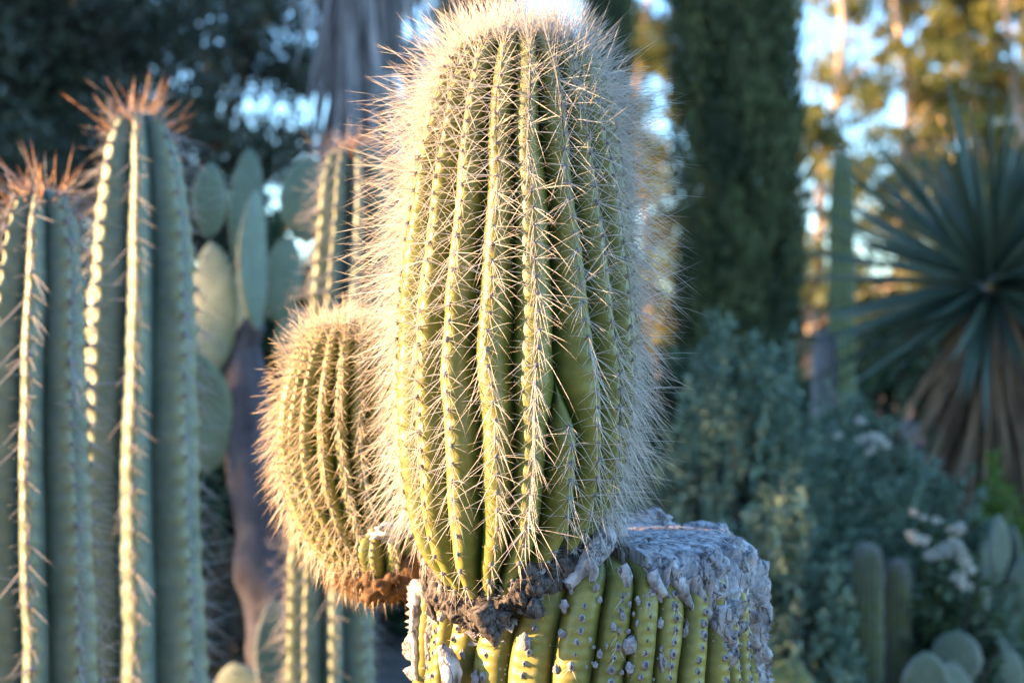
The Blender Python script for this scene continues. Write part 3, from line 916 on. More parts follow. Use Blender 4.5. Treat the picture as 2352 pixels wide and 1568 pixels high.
# ================================================================== OTHER COLUMNAR CACTI
def column_cactus(name, label, depth, cx, hw, ang0, nrib, rows_top, rib_depth, skin, sp_lists, step, crown=None, p=1.0, soft=0.34,
                  vis=(-110, 110), group=None, bump_=0.004, tub=0.0, rows_n=150, seed=0, npart=150, ns=10, seams=None, spm=None, cat='cactus'):
    ybase = 784 + (EYE + 0.02) / depth * FPX
    hwf = [(rows_top + a, b) for a, b in hw if rows_top + a < ybase - 30]
    hwf.append((ybase + 1, hwf[-1][1]))
    org = px(cx[-1][1], 784, depth); org[2] = 0
    root = thing(name, label, cat, org, group)
    ang = ang0 + np.arange(nrib) * 360.0 / nrib
    rows = np.concatenate([rows_top + np.array([0, .5, 1.5, 3.5, 7, 12]), np.linspace(rows_top + 18, max(1640, rows_top + 200), rows_n)])
    rows = rows[rows < ybase - 5]
    rows = np.append(rows, np.linspace(rows[-1] + 5, ybase, 12))
    st = (lambda t: np.interp(t, [rows_top, rows_top + 30, rows_top + 120], [step * .3, step * .6, step])) if True else step
    c = Ribbed(depth, cx, hwf, [(0, ang), (6000, ang)], rows, lambda t: np.interp(t, [rows_top, rows_top + 60, 6000], [rib_depth * .4, rib_depth, rib_depth]), p=p, soft=soft,
               areole_step=st, bump=bump_, wob=0.02, ns=ns, seed=seed, tub=tub)
    for i in range(c.n):
        V, F, T = c.rib(i)
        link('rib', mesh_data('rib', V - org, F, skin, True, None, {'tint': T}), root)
    rest = Acc(); g = np.random.default_rng(seed + 77); data = {}
    mats = [M_AREOLE, spm]
    fr = []
    for i in range(c.n):
        for f in c.frames(i):
            A_ = math.degrees((f[5] + math.pi) % (2 * math.pi) - math.pi)
            fr.append((0 if (vis[0] < A_ < vis[1] and f[4] < 1600) else 1, f))
    fr.sort(key=lambda q: q[0])
    for n, (hid, f) in enumerate(fr):
        P, sd, up, nr, t, a, w = f
        cl = sp_lists[g.integers(len(sp_lists))]
        Mx = frame_matrix(P, sd, up, nr, g.uniform(.75, 1.25), org)
        if not hid and n < npart:
            if id(cl) not in data: data[id(cl)] = cl.data('spine_cluster', mats)
            link('spine_cluster', data[id(cl)], root, Mx)
        else:
            add_spines(rest, cl, Mx)
    if rest.n:
        link('spines', rest.data('spines', mats), root, kind='stuff')
    if crown:
        n, rr_, L0, L1, rad_, m = crown
        tp = c.axis(np.array(rows_top + 6.0))
        an = g.uniform(0, 2 * math.pi, n); r_ = np.sqrt(g.uniform(0, 1, n)) * rr_
        base = np.stack([tp[0] + r_ * np.sin(an), tp[1] - r_ * np.cos(an), tp[2] - 0.035 * (r_ / rr_) ** 3], -1)
        ln_ = (r_ / rr_) ** 1.2 * 1.5
        d = np.stack([np.sin(an) * ln_ + g.normal(0, .3, n), -np.cos(an) * ln_ + g.normal(0, .3, n), 0.9 + g.normal(0, .2, n)], -1)
        L = L0 + (L1 - L0) * g.random(n) ** 1.8
        V, F, T = spine_mesh(base - org, d, L, np.full(n, rad_), g.normal(0, .04, (n, 3)), 3)
        link('crown_spines', mesh_data('crown_spines', V, F, m, True, None, {'tint': T}), root, kind='stuff')
    return root

clA = [cluster(3000 + k, 6, (0.012, 0.034), 3, (0.03, 0.085), -0.5, 0.75, ar=0.0042, rr=.0005, rc=.0007, sag=.08) for k in range(14)]
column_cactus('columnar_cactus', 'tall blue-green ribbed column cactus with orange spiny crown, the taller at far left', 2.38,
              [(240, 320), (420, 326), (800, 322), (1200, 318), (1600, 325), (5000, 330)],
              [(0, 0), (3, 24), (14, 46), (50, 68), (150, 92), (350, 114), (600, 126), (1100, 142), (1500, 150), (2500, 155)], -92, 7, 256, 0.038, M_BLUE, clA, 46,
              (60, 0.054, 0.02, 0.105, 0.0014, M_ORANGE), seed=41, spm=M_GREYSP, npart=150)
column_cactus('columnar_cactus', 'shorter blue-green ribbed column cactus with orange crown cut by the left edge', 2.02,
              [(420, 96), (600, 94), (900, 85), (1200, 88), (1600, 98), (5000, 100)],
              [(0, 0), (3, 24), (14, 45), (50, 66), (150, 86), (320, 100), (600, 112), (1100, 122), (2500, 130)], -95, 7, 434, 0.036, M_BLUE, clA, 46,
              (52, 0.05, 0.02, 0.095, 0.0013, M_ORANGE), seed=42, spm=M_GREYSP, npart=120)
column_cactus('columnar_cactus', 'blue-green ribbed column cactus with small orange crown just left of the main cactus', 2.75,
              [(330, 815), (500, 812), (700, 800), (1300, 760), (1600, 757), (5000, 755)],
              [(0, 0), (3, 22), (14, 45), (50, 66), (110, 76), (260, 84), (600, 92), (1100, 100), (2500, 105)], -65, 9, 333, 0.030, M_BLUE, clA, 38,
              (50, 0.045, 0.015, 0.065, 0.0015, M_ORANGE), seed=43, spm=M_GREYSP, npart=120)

clF = [cluster(3200 + k, 5, (0.006, 0.013), 1, (0.008, 0.018), -0.3, 0.6, ar=0.003, rr=.00045, rc=.0005, sag=.08) for k in range(8)]
column_cactus('columnar_cactus', 'tall dark green saguaro-like column against the bright sky gap', 7.5, [(300, 1935), (900, 1932), (4000, 1930)],
              [(0, 0), (3, 9), (12, 17), (40, 24), (120, 28), (400, 31), (900, 34)], -85, 14, 352, 0.012, M_COL, clF, 16, None, seed=44, spm=M_GREYSP, npart=60, p=1.4, ns=6, bump_=0.0, rows_n=70)
column_cactus('columnar_cactus', 'short slim lavender grey column cactus behind the blue-green shrubs', 5.2, [(700, 1898), (1000, 1893), (4000, 1890)],
              [(0, 0), (3, 9), (12, 17), (40, 24), (120, 28), (400, 30), (900, 32)], -85, 14, 760, 0.009, M_COLGREY, clF, 14, None, seed=45, spm=M_GREYSP, npart=60, p=1.4, ns=6, bump_=0.0, rows_n=70)
column_cactus('columnar_cactus', 'furry olive brown column cactus at lower right, left one of the pair', 3.65, [(1240, 1992), (1600, 1990), (4000, 1990)],
              [(0, 0), (3, 12), (12, 22), (40, 31), (120, 35), (400, 38), (900, 40)], -85, 16, 1248, 0.008, M_COL, clF, 15, None, seed=46, spm=M_GREYSP, npart=90, p=1.4, ns=6, bump_=0.0, rows_n=70)
column_cactus('columnar_cactus', 'furry olive green column cactus at lower right, right one of the pair', 3.7, [(1280, 2062), (1600, 2060), (4000, 2060)],
              [(0, 0), (3, 10), (12, 18), (40, 26), (120, 30), (400, 33), (900, 34)], -85, 16, 1286, 0.008, M_COL, clF, 15, None, seed=47, spm=M_GREYSP, npart=90, p=1.4, ns=6, bump_=0.0, rows_n=70)
column_cactus('columnar_cactus', 'low dark column cactus half hidden between the shrub and the furry pair', 3.8, [(1290, 1922), (1600, 1918), (4000, 1916)],
              [(0, 0), (3, 10), (12, 18), (40, 26), (120, 30), (400, 33), (900, 34)], -85, 14, 1395, 0.008, M_COL, clF, 15, None, seed=48, spm=M_GREYSP, npart=60, p=1.4, ns=6, bump_=0.0, rows_n=60)

# ================================================================== PRICKLY PEARS
def pad_mesh(w, h, th, seed):
    """obovate pad, local z up from its base, flat along y, with bristle spots"""
    nu, nv = 28, 18
    V = []
    T = []
    for j in range(nv + 1):
        v = j / nv
        prof = math.sin(math.pi * min(1, max(0, v)) ** 0.85) ** 0.62 * (0.78 + 0.22 * v)
        if j in (0, nv): prof = 0.02
        for i in range(nu):
            a = 2 * math.pi * i / nu
            ex = math.copysign(abs(math.cos(a)) ** 0.85, math.cos(a)); ey = math.copysign(abs(math.sin(a)) ** 0.8, math.sin(a))
            V.append([w / 2 * prof * ex, th / 2 * (prof ** 0.7) * ey, h * v])
            T.append(0.35 + 0.65 * abs(math.cos(a)) ** 6)
    V = np.array(V)
    V[:, 1] += 0.12 * w * np.sin(V[:, 2] / h * 2.2 + seed) * 0.5 + 0.06 * w * (V[:, 0] / w) ** 2 * 4 * math.sin(seed * 2.1)
    V = V + fbm(V + seed, 12, seed, 2)[:, None] * 0.003
    F = []
    for j in range(nv):
        for i in range(nu):
            a = j * nu + i; b = j * nu + (i + 1) % nu
            F += [[a, b, b + nu], [a, b + nu, a + nu]]
    acc = Acc(); acc.add(V, F, np.array(T), 0)
    # areoles in a lattice on both faces
    g = np.random.default_rng(seed + 900)
    gb = []; gd = []
    for j in range(2, nv - 1, 2):
        for i in range(nu):
            if (i + j // 2) % 3: continue
            p_ = V[j * nu + i]
            gb.append(p_); s_ = 1 if math.sin(2 * math.pi * i / nu) > 0 else -1
            for q_ in range(2):
                gb.append(p_); 
            for q_ in range(3):
                gd.append([g.normal(0, .6), s_ * 1.0, g.normal(0, .6)])
    V2, F2, T2 = spine_mesh(np.array(gb), np.array(gd), g.uniform(.004, .014, len(gb)), np.full(len(gb), .0007), np.zeros((len(gb), 3)), 2)
    acc.add(V2, F2, T2, 1)
    return acc

def prickly_pear(label, base_px, depth, pads, skin, group=None, trunk=None):
    org = px(base_px, 784, depth); org[2] = 0
    root = thing('prickly_pear', label, 'cactus', org, group)
    for k, (x0, y0, dd, w, h, rz, rx, tilt) in enumerate(pads):
        sc = (depth + dd) / FPX
        acc = pad_mesh(w * sc, h * sc, max(0.022, 0.14 * w * sc), hash((int(x0), int(y0))) % 97)
        o = link('pad', acc.data('pad', [skin, M_GREYSP]), root)
        o.location = px(x0, y0, depth + dd) - org
        o.rotation_euler = (R(rx), R(tilt), R(rz))
    if trunk:
        pts = np.array([px(*p_) for p_, _ in trunk]); rd = [r_ for _, r_ in trunk]
        s1 = np.linspace(0, 1, 24); s0 = np.linspace(0, 1, len(pts))
        V, F = tube(np.stack([np.interp(s1, s0, pts[:, c]) for c in range(3)], 1), np.interp(s1, s0, rd), 18, 8, .25, 9)
        link('trunk', mesh_data('trunk', V - org, F, M_TRUNKGREY), root)
    return root

# pads: base pixel x,y, extra distance, width px, height px, turn, lean, tilt
prickly_pear('tree-like prickly pear with tall upright pads on a thick grey leaning trunk', 640, 3.6,
             [(478, 548, .1, 92, 178, 20, 0, 2), (556, 620, .2, 95, 285, 25, 0, 4), (590, 758, -.1, 150, 325, 72, 0, 2), (640, 745, .15, 110, 205, 30, 0, 6),
              (700, 560, .2, 150, 205, 15, 0, 4), (495, 860, 0, 150, 310, -25, 0, -3), (475, 1090, -.05, 170, 290, 10, 0, -6), (660, 860, .25, 120, 160, 40, 0, 12), (560, 860, .3, 150, 260, -40, 0, 6)],
             M_PAD, trunk=[((668, 2060, 3.62), .10), ((650, 1500, 3.6), .085), ((620, 1250, 3.6), .08), ((575, 1000, 3.6), .065), ((560, 800, 3.62), .05), ((585, 740, 3.6), .03)])
prickly_pear('low prickly pear clump with a round pad beside the third column', 640, 3.4,
             [(640, 1640, -.1, 110, 265, 25, 0, -3), (560, 1700, .1, 170, 180, -20, 0, -10), (610, 1850, .1, 200, 220, 10, 0, 5), (600, 2040, .15, 200, 230, 10, 0, 0)], M_PADGREY)
prickly_pear('small prickly pear of rounded grey-rimmed pads at the lower right corner', 2190, 3.6,
             [(2190, 1575, 0, 130, 130, -12, 0, 4), (2245, 1590, .1, 90, 130, 60, 0, 12), (2130, 1625, -.2, 130, 130, 8, 0, -4), (2180, 1700, -.05, 150, 180, 20, 0, 2), (2190, 1850, 0, 170, 210, -5, 0, 0), (2190, 2010, 0, 170, 210, 0, 0, 0), (2290, 1640, .2, 120, 150, 15, 0, 14)], M_PADGREY)
prickly_pear('prickly pear with upright narrow pads behind the furry column pair', 2190, 4.1,
             [(2135, 1470, 0, 105, 180, -10, 0, -4), (2190, 1500, .1, 70, 190, 65, 0, 6), (2290, 1330, .1, 75, 150, 30, 0, 3), (2260, 1460, .1, 80, 160, 70, 0, 16), (2160, 1640, .1, 130, 210, 10, 0, 2), (2230, 1700, .1, 130, 260, -10, 0, 12), (2180, 1870, .1, 150, 260, 8, 0, 0)], M_PADGREY)
prickly_pear('grey-green prickly pear with broad overlapping pads cut by the right edge', 2330, 4.6,
             [(2330, 1420, 0, 120, 150, -15, 0, 3), (2375, 1400, .1, 110, 150, 25, 0, 8), (2300, 1480, -.1, 100, 130, 20, 0, -14), (2345, 1560, 0, 130, 170, 0, 0, 2), (2345, 1720, 0, 140, 200, 8, 0, 0)], M_PADGREY)
prickly_pear('jumbled low prickly pear in front of the white flowers at lower right', 2120, 3.95,
             [(2110, 1500, 0, 90, 150, -25, 0, -10), (2165, 1480, .1, 80, 140, 35, 0, 8), (2215, 1455, -.05, 75, 130, -30, 0, 14), (2140, 1570, 0, 110, 150, 10, 0, 0), (2200, 1580, .05, 100, 150, -15, 0, 8), (2150, 1700, 0, 130, 180, 5, 0, 0), (2150, 1890, 0, 130, 220, -5, 0, 0)], M_PADGREY)
prickly_pear('prickly pear of upright paddles rising right of the white flowers', 2290, 4.35,
             [(2275, 1370, 0, 70, 140, 25, 0, -8), (2310, 1350, .1, 65, 150, -40, 0, 6), (2340, 1400, 0, 85, 130, 10, 0, 12), (2260, 1480, 0, 90, 140, -10, 0, -6), (2310, 1490, .05, 100, 150, 15, 0, 4), (2290, 1640, 0, 120, 190, 0, 0, 0), (2290, 1800, 0, 120, 190, 0, 0, 0)], M_PADGREY)
prickly_pear('dark round-padded prickly pear at the foot of the shrub right of the stump', 1815, 3.3,
             [(1810, 1665, 0, 150, 150, -5, 0, 0), (1800, 1800, .05, 160, 190, 10, 0, -4), (1800, 1960, .05, 170, 220, 0, 0, 0), (1800, 2130, .05, 170, 200, 0, 0, 0)], M_COL)

# ================================================================== YUCCAS
def strip_leaf(L, w, droop, seed, seg=6, fold=.35):
    """sword leaf along +x local"""
    g = np.random.default_rng(seed)
    V = []
    tw = g.normal(0, .25)
    for k in range(seg + 1):
        u_ = k / seg
        ww = w * (0.55 + 0.9 * u_ if u_ < .35 else 0.865 * (1 - (u_ - .35) / .65) ** .8 + 0.01)
        z = -droop * L * u_ ** 2
        c = np.array([L * u_, tw * L * .15 * u_ ** 2, z])
        V += [c + [0, ww, ww * fold], c, c + [0, -ww, ww * fold]]
    F = []
    for k in range(seg):
        a = k * 3
        F += [[a, a + 3, a + 4], [a, a + 4, a + 1], [a + 1, a + 4, a + 5], [a + 1, a + 5, a + 2]]
    return np.array(V), np.array(F)

def leaf_variants(name, m, L, w, droops, n, seed):
    out = []
    for k in range(n):
        g = np.random.default_rng(seed + k)
        V, F = strip_leaf(L * g.uniform(.85, 1.1), w, g.uniform(*droops), seed + k)
        out.append(mesh_data(name, V, F, m, False, None, {'tint': np.full(len(V), (k + .5) / n)}))
    return out

def dir_matrix(d, loc, sc=1.0, roll=0.0):
    d = Vector(d).normalized()
    up_ = Vector((0, 0, 1)) if abs(d.z) < .97 else Vector((0, 1, 0))
    y = up_.cross(d).normalized(); z = d.cross(y)
    M = Matrix(((d.x, y.x, z.x, loc[0]), (d.y, y.y, z.y, loc[1]), (d.z, y.z, z.z, loc[2]), (0, 0, 0, 1)))
    return M @ Matrix.Rotation(roll, 4, 'X') @ Matrix.Diagonal((sc, sc, sc, 1))

yc = px(2272, 655, 5.0)
org = yc.copy(); org[2] = 0
yuc = thing('yucca', 'big dark green yucca rosette with brown dead leaf skirt at right edge', 'yucca', org)
V, F = tube(np.array([[0, 0, -.03], [0.02, 0, .5], [0, 0.02, 1.1], [0, 0, yc[2] - .02]]), [.13, .11, .10, .07], 16, 2, .2, 8)
link('trunk', mesh_data('trunk', V, F, M_DARKTRUNK), yuc)
lv = leaf_variants('leaf', M_YUCCA, .66, .0155, (-.03, .06), 8, 70)
g = np.random.default_rng(12)
for k in range(300):
    el = math.asin(g.uniform(-.5, .98)) if k > 30 else R(g.uniform(-45, -15)); az = g.uniform(0, 2 * math.pi)
    d = (math.cos(el) * math.cos(az), math.cos(el) * math.sin(az), math.sin(el))
    b_ = (d[0] * .05, d[1] * .05, yc[2] + (d[2]) * .07)
    link('leaf', lv[g.integers(8)], yuc, dir_matrix(d, b_, g.uniform(.85, 1.12), g.normal(0, 1.1)))
dl = leaf_variants('dead_leaf', M_DEAD, .50, .013, (.0, .12), 8, 90)
for k in range(240):
    el = R(-g.uniform(48, 86)); az = g.uniform(0, 2 * math.pi)
    d = (math.cos(el) * math.cos(az), math.cos(el) * math.sin(az), math.sin(el))
    b_ = (math.cos(az) * .09, math.sin(az) * .09, yc[2] - .05 - g.uniform(0, .42))
    link('dead_leaf', dl[g.integers(8)], yuc, dir_matrix(d, b_, g.uniform(.7, 1.1), g.normal(0, .5)))

# hanging grey thatch of the tree yucca behind
pc = px(800, 784, 6.2); org = np.array([pc[0], pc[1], 0])
pal = thing('tree_yucca', 'tree yucca trunk wrapped in hanging grey dead leaves behind the main cactus', 'yucca', org)
V, F = tube(np.array([[0, 0, -.03], [0.0, 0, 1.0], [.03, 0, 2.2], [.08, 0, 3.6]]), [.14, .10, .085, .09], 16, 5, .2, 6)
link('trunk', mesh_data('trunk', V, F, M_TRUNKGREY), pal)
dl2 = leaf_variants('dead_leaf', M_DEADGREY, .70, .019, (-.02, .05), 10, 120)
for k in range(280):
    z0 = 2.15 + 1.75 * (k / 280) ** 0.9
    el = R(-g.uniform(74, 89)); az = g.uniform(0, 2 * math.pi)
    rb = .05 + .17 * (z0 - 2.15) / 1.75
    d = (math.cos(el) * math.cos(az), math.cos(el) * math.sin(az), math.sin(el))
    cxx = .02 + .06 * (z0 - 2) / 1.6
    link('dead_leaf', dl2[g.integers(10)], pal, dir_matrix(d, (cxx + math.cos(az) * rb, math.sin(az) * rb, z0 + .15), g.uniform(.8, 1.2), g.normal(0, .6)))
lv2 = leaf_variants('leaf', M_YUCCA, .62, .0135, (-.02, .1), 6, 150)
for k in range(120):
    el = R(g.uniform(-30, 88)); az = g.uniform(0, 2 * math.pi)
    d = (math.cos(el) * math.cos(az), math.cos(el) * math.sin(az), math.sin(el))
    link('leaf', lv2[g.integers(6)], pal, dir_matrix(d, (.09 + d[0] * .05, d[1] * .05, 4.2 + d[2] * .05), g.uniform(.85, 1.1), g.normal(0, .4)))

# ================================================================== SHRUBS
def shrub(name, label, base_px, depth, top_y, rx, ry, leafmat, ntw, lpt, L, W, upright=.8, flowers=None, group=None, seed=0, squash=1.0, stemmat=None, cat='shrub'):
    g = np.random.default_rng(seed)
    org = px(base_px, 784, depth); org[2] = 0
    H = EYE - (top_y - 784) / FPX * depth
    root = thing(name, label, cat, org, group)
    # twig tips spread over a dome that reaches the ground
    dirs = norm(g.normal(size=(ntw, 3))); dirs[:, 2] = np.abs(dirs[:, 2])
    sc = g.uniform(.55, 1.0, ntw) ** .6
    lumps = 1 + .22 * noise3(dirs * 2.3, 1, seed)
    tips = dirs * np.array([rx, ry, H * squash]) * (sc * lumps)[:, None]
    tips[:, 2] = np.maximum(tips[:, 2], .05)
    C = []; D = []; tn = []
    for k in range(ntw):
        tl = g.uniform(.10, .22) * (H / 1.2) ** .3
        ax = norm(dirs[k] * (1 - upright) + np.array([0, 0, upright]) + g.normal(0, .15, 3))
        s_ = g.uniform(0, 1, lpt)
        p_ = tips[k] - ax * tl * (1 - s_)[:, None]
        C.append(p_); D.append(norm(ax * .7 + g.normal(0, .7, (lpt, 3)))); tn.append(np.clip(np.full(lpt, g.random()) * .7 + g.random(lpt) * .35, 0, 1))
    C = np.vstack(C); D = np.vstack(D)
    V, F = leaves(C, D, g.uniform(.7, 1.2, len(C)) * L, W, .2, g)
    link('foliage', mesh_data('foliage', V, F, leafmat, False, None, {'tint': np.repeat(np.concatenate(tn), 4)}), root)
    acc = Acc()
    for k in range(0, ntw, max(1, ntw // 60)):
        b_ = g.normal(0, .05, 3) * np.array([1, 1, 0])
        P_ = np.array([b_, b_ * .5 + tips[k] * np.array([.45, .45, .6]), tips[k]])
        V, F = tube(P_, [.012, .006, .002], 5); acc.add(V, F)
    link('stems', acc.data('stems', [stemmat or M_DARKTRUNK]), root)
    if flowers:
        fm = []
        for k in range(4):
            a2 = Acc()
            for q_ in range(26):
                c = norm(g.normal(size=3)) * np.array([.025, .025, .014]) * g.uniform(.4, 1)
                V, F = leaves(c[None] + np.zeros((5, 3)), g.normal(0, 1, (5, 3)) + [0, 0, .8], .009, .004, .2, g); a2.add(V, F, g.random())
            fm.append(a2.data('flower_head', [M_WHITE], False))
        for k, (x, y, dd, s_) in enumerate(flowers):
            o = link('flower_head', fm[k % 4], root); o.location = px(x, y, depth + dd) - org; o.scale = (s_ * .68,) * 3
            o.rotation_euler = (g.normal(0, .3), g.normal(0, .3), g.random() * 6)
    return root

shrub('sage_shrub', 'tall blue-green leafy shrub directly right of the main cactus', 1650, 3.9, 790, .46, .38, M_SAGE, 1250, 30, .03, .0075, .35, seed=1)
shrub('sage_shrub', 'wide blue-green leafy shrub below the slim grey column', 1880, 4.2, 940, .52, .42, M_SAGE, 1200, 30, .03, .0075, .35, seed=2, flowers=[(1975, 968, -.35, 1.1), (1985, 1010, -.35, 1.3), (2012, 1010, -.35, 1.5), (2030, 1022, -.33, 1.3), (1925, 1000, -.35, .9), (2000, 1035, -.36, 1.1)])
shrub('sage_shrub', 'smaller blue-green leafy shrub under the yucca skirt', 2120, 4.45, 1030, .30, .3, M_SAGE, 800, 30, .03, .0075, .35, seed=3)
shrub('sage_shrub', 'low blue-green shrub filling the ground right of the stump', 1800, 3.45, 1180, .30, .25, M_SAGE, 900, 30, .028, .0075, .3, seed=4)
fl_ = [(2150 + 55 * math.sin(k * 2.4), 1185 + 24 * (k % 5) + 10 * math.cos(k), -.25, .8 + .12 * (k % 5)) for k in range(13)] + [(2205 + 10 * (k % 3), 1265 + 20 * k, -.25, 1.2) for k in range(5)]
shrub('flowering_shrub', 'dark green shrub with white flower clusters at lower right', 2165, 3.75, 1185, .20, .2, M_DGREEN, 340, 24, .03, .011, .5, seed=5, flowers=fl_)
shrub('leafy_shrub', 'bright yellow-green leafy shrub below the yucca at right edge', 2290, 4.6, 1065, .18, .2, M_GREEN, 260, 24, .045, .006, .6, seed=6)
shrub('leafy_shrub', 'dull olive shrub spreading at the right edge under the yucca', 2345, 4.9, 1110, .22, .2, leaf_mat('olive_leaf', (.05, .05, .015), (.12, .10, .03), .2), 260, 24, .04, .008, .5, seed=7)
shrub('leafy_shrub', 'dark shrub in the shade behind the prickly pear trunk', 480, 6.2, 800, .75, .5, M_DGREEN, 700, 26, .05, .016, .4, seed=8)
shrub('leafy_shrub', 'dark shrub behind the main cactus and its side head', 900, 6.9, 760, .7, .5, M_DGREEN, 600, 26, .05, .016, .4, seed=9)
shrub('leafy_shrub', 'tall dark shrub glimpsed through the spines left of the main cactus', 960, 9.5, 230, .75, .6, M_DGREEN, 1700, 26, .055, .018, .4, seed=14)
shrub('leafy_shrub', 'dark upright shrub in the gap behind the prickly pear pads', 640, 8.0, 400, .45, .4, M_DGREEN, 900, 26, .055, .018, .5, seed=15)
shrub('leafy_shrub', 'dark rounded shrub at the foot of the cypress', 1560, 7.6, 800, .8, .5, M_DGREEN, 700, 26, .05, .016, .4, seed=10)
shrub('leafy_shrub', 'dark shrub in the gap beside the slim grey column', 2000, 8.6, 690, 1.1, .6, M_DGREEN, 900, 26, .055, .018, .4, seed=11)
shrub('leafy_shrub', 'dark shrub behind the two columns at the far left', 140, 5.4, 830, .7, .5, M_DGREEN, 600, 26, .05, .016, .4, seed=12)
shrub('leafy_shrub', 'low brownish twiggy shrub at the foot of the prickly pear trunk', 510, 4.4, 1180, .35, .3, leaf_mat('brown_leaf', (.03, .025, .018), (.09, .065, .04), .1), 260, 20, .035, .008, .4, seed=13)

# small rocks by the lower right path
for k, (x, y, d, r_, lab) in enumerate([(2320, 1250, 5.2, .10, 'pale grey rock standing above the pads at right edge'), (2255, 1235, 5.4, .085, 'flat pale grey rock behind the white flowers'), (2300, 1560, 5.6, .16, 'dark grey boulder low at the right edge'),
                                         (2200, 1415, 5.9, .13, 'grey boulder between the prickly pears at right')]):
    P0 = px(x, y, d)
    hgt = max(P0[2], .12)
    V, F = blob((0, 0, hgt * .5), (r_ * 1.2, r_, hgt * .52), 36, 22, 700 + k, .35, 1.8)
    V = V + norm(V - [0, 0, hgt * .5]) * (fbm(V, 9, k, 4) * .02)[:, None]
    o = link('rock', mesh_data('rock', V, F, M_ROCK, False)); o.location = (P0[0], P0[1], -.04)
    o['label'] = lab; o['category'] = 'rock'

# ================================================================== TREES
def crown_points(g, centers, rads, n):
    k = g.integers(len(centers), size=n)
    d = norm(g.normal(size=(n, 3)))
    r_ = g.random(n) ** .45
    return centers[k] + d * r_[:, None] * rads[k], k

def broad_tree(name, label, x, y, H, rx, ry, zlo, leafmat, barkmat, n_leaf, L, W, nclump=90, clump=.55, seed=0, group=None, tr=.22, shell=.5, cat='tree'):
    g = np.random.default_rng(seed)
    root = thing(name, label, cat, (x, y, 0), group)
    d = norm(g.normal(size=(nclump, 3)))
    rr = (shell + (1 - shell) * g.random(nclump)) ** .8
    hz = (H - zlo) / 2
    C = d * rr[:, None] * np.array([rx, ry, hz]) * .88 + np.array([0, 0, zlo + hz])
    sz = clump * g.uniform(.6, 1.25, nclump)
    P, k = crown_points(g, C, np.stack([sz, sz, sz * .75], -1), n_leaf)
    D = norm(g.normal(size=(n_leaf, 3)) + np.array([0, 0, -.2]))
    V, F = leaves(P, D, g.uniform(.7, 1.3, n_leaf) * L, W, .2, g)
    cl = g.random(nclump)
    link('crown', mesh_data('crown', V, F, leafmat, False, None, {'tint': np.repeat(np.clip(cl[k] * .7 + g.random(n_leaf) * .3, 0, 1), 4)}), root)
    acc = Acc()
    top = np.array([0, 0, zlo + hz * 1.1])
    V, F = tube(np.array([[0, 0, -.1], [.1 * g.normal(), 0, zlo * .6 + .3], top]), [tr, tr * .75, tr * .3], 12, seed, .12, 3); acc.add(V, F)
    for q_ in range(0, nclump, 3):
        s_ = g.uniform(.35, .95); st_ = np.array([0, 0, top[2] * s_])
        V, F = tube(np.array([st_, st_ * .45 + C[q_] * .55 + [0, 0, -.1 * hz], C[q_]]), [tr * .3, tr * .16, .015], 6); acc.add(V, F)
    link('trunk', acc.data('trunk', [barkmat]), root)
    return root

def copy_tree(o, loc, rz, sc, label):
    c = o.copy(); S.collection.objects.link(c); c.location = loc; c.rotation_euler = (0, 0, rz); c.scale = sc; c['label'] = label
    for ch in o.children:
        h = ch.copy(); S.collection.objects.link(h); h.parent = c
    return c

gk = 'dark oaks along the left side'
oak = broad_tree('oak_tree', 'large dark oak filling the upper left corner', -5.7, 14.0, 9.5, 3.1, 2.6, .5, M_OAK, M_DARKTRUNK, 42000, .12, .034, 150, .75, seed=31, group=gk, shell=.35)
oak2 = broad_tree('oak_tree', 'dark oak with sky gaps at its right edge, behind the tall left column', -4.0, 18.5, 8.0, 2.0, 2.2, .6, M_OAK, M_DARKTRUNK, 22000, .12, .034, 90, .6, seed=32, group=gk, shell=.3)
copy_tree(oak, (-15.0, 6.0, 0), 1.2, (1, 1.05, .95), 'dark oak out at the far left, nearest to the camera')
copy_tree(oak, (-21.5, 6.15, 0), 2.9, (1.05, 1.05, 1.1), 'added unseen oak at the far left, blocking sun that leaks through the nearest one')  # second oak layer, added out of view to stop sun leaking through
copy_tree(oak, (-21.5, 12.5, 0), 3.9, (1.05, 1.1, 1.1), 'added unseen oak at the far left, blocking sun that leaks through the second one')  # same added layer, unseen, keeps leaked sun off the background
copy_tree(oak, (-15.5, 11.6, 0), 2.2, (1, 1.1, 1.0), 'dark oak out at the far left, second from the camera')
copy_tree(oak, (-15.0, 17.2, 0), 3.3, (1, 1.1, 1.0), 'dark oak out at the far left, third from the camera')
copy_tree(oak, (-14.0, 22.8, 0), 4.1, (1.05, 1.1, 1.0), 'dark oak out at the far left, fourth from the camera')
copy_tree(oak, (-8.8, 24.0, 0), 5.0, (1.1, 1.1, 1.05), 'dark oak behind the upper left oak, further back')
copy_tree(oak2, (-1.0, 25.0, 0), .6, (.66, .9, 1.25), 'dark oak showing dimly between the grey thatched trunk and the main cactus')

for x_, y_, rz_, lab in [(-8.5, -7.5, .3, 'added unseen oak behind the camera on the left, cutting the sky light'), (-2.5, -9.0, 1.3, 'added unseen oak straight behind the camera, cutting the sky light'), (3.8, -9.0, 2.4, 'added unseen oak behind the camera on the right, cutting the sky light')]:
    copy_tree(oak, (x_, y_, 0), rz_, (1.05, 1.05, 1.0), lab)  # unseen oaks added to hide part of the sky and deepen the shade

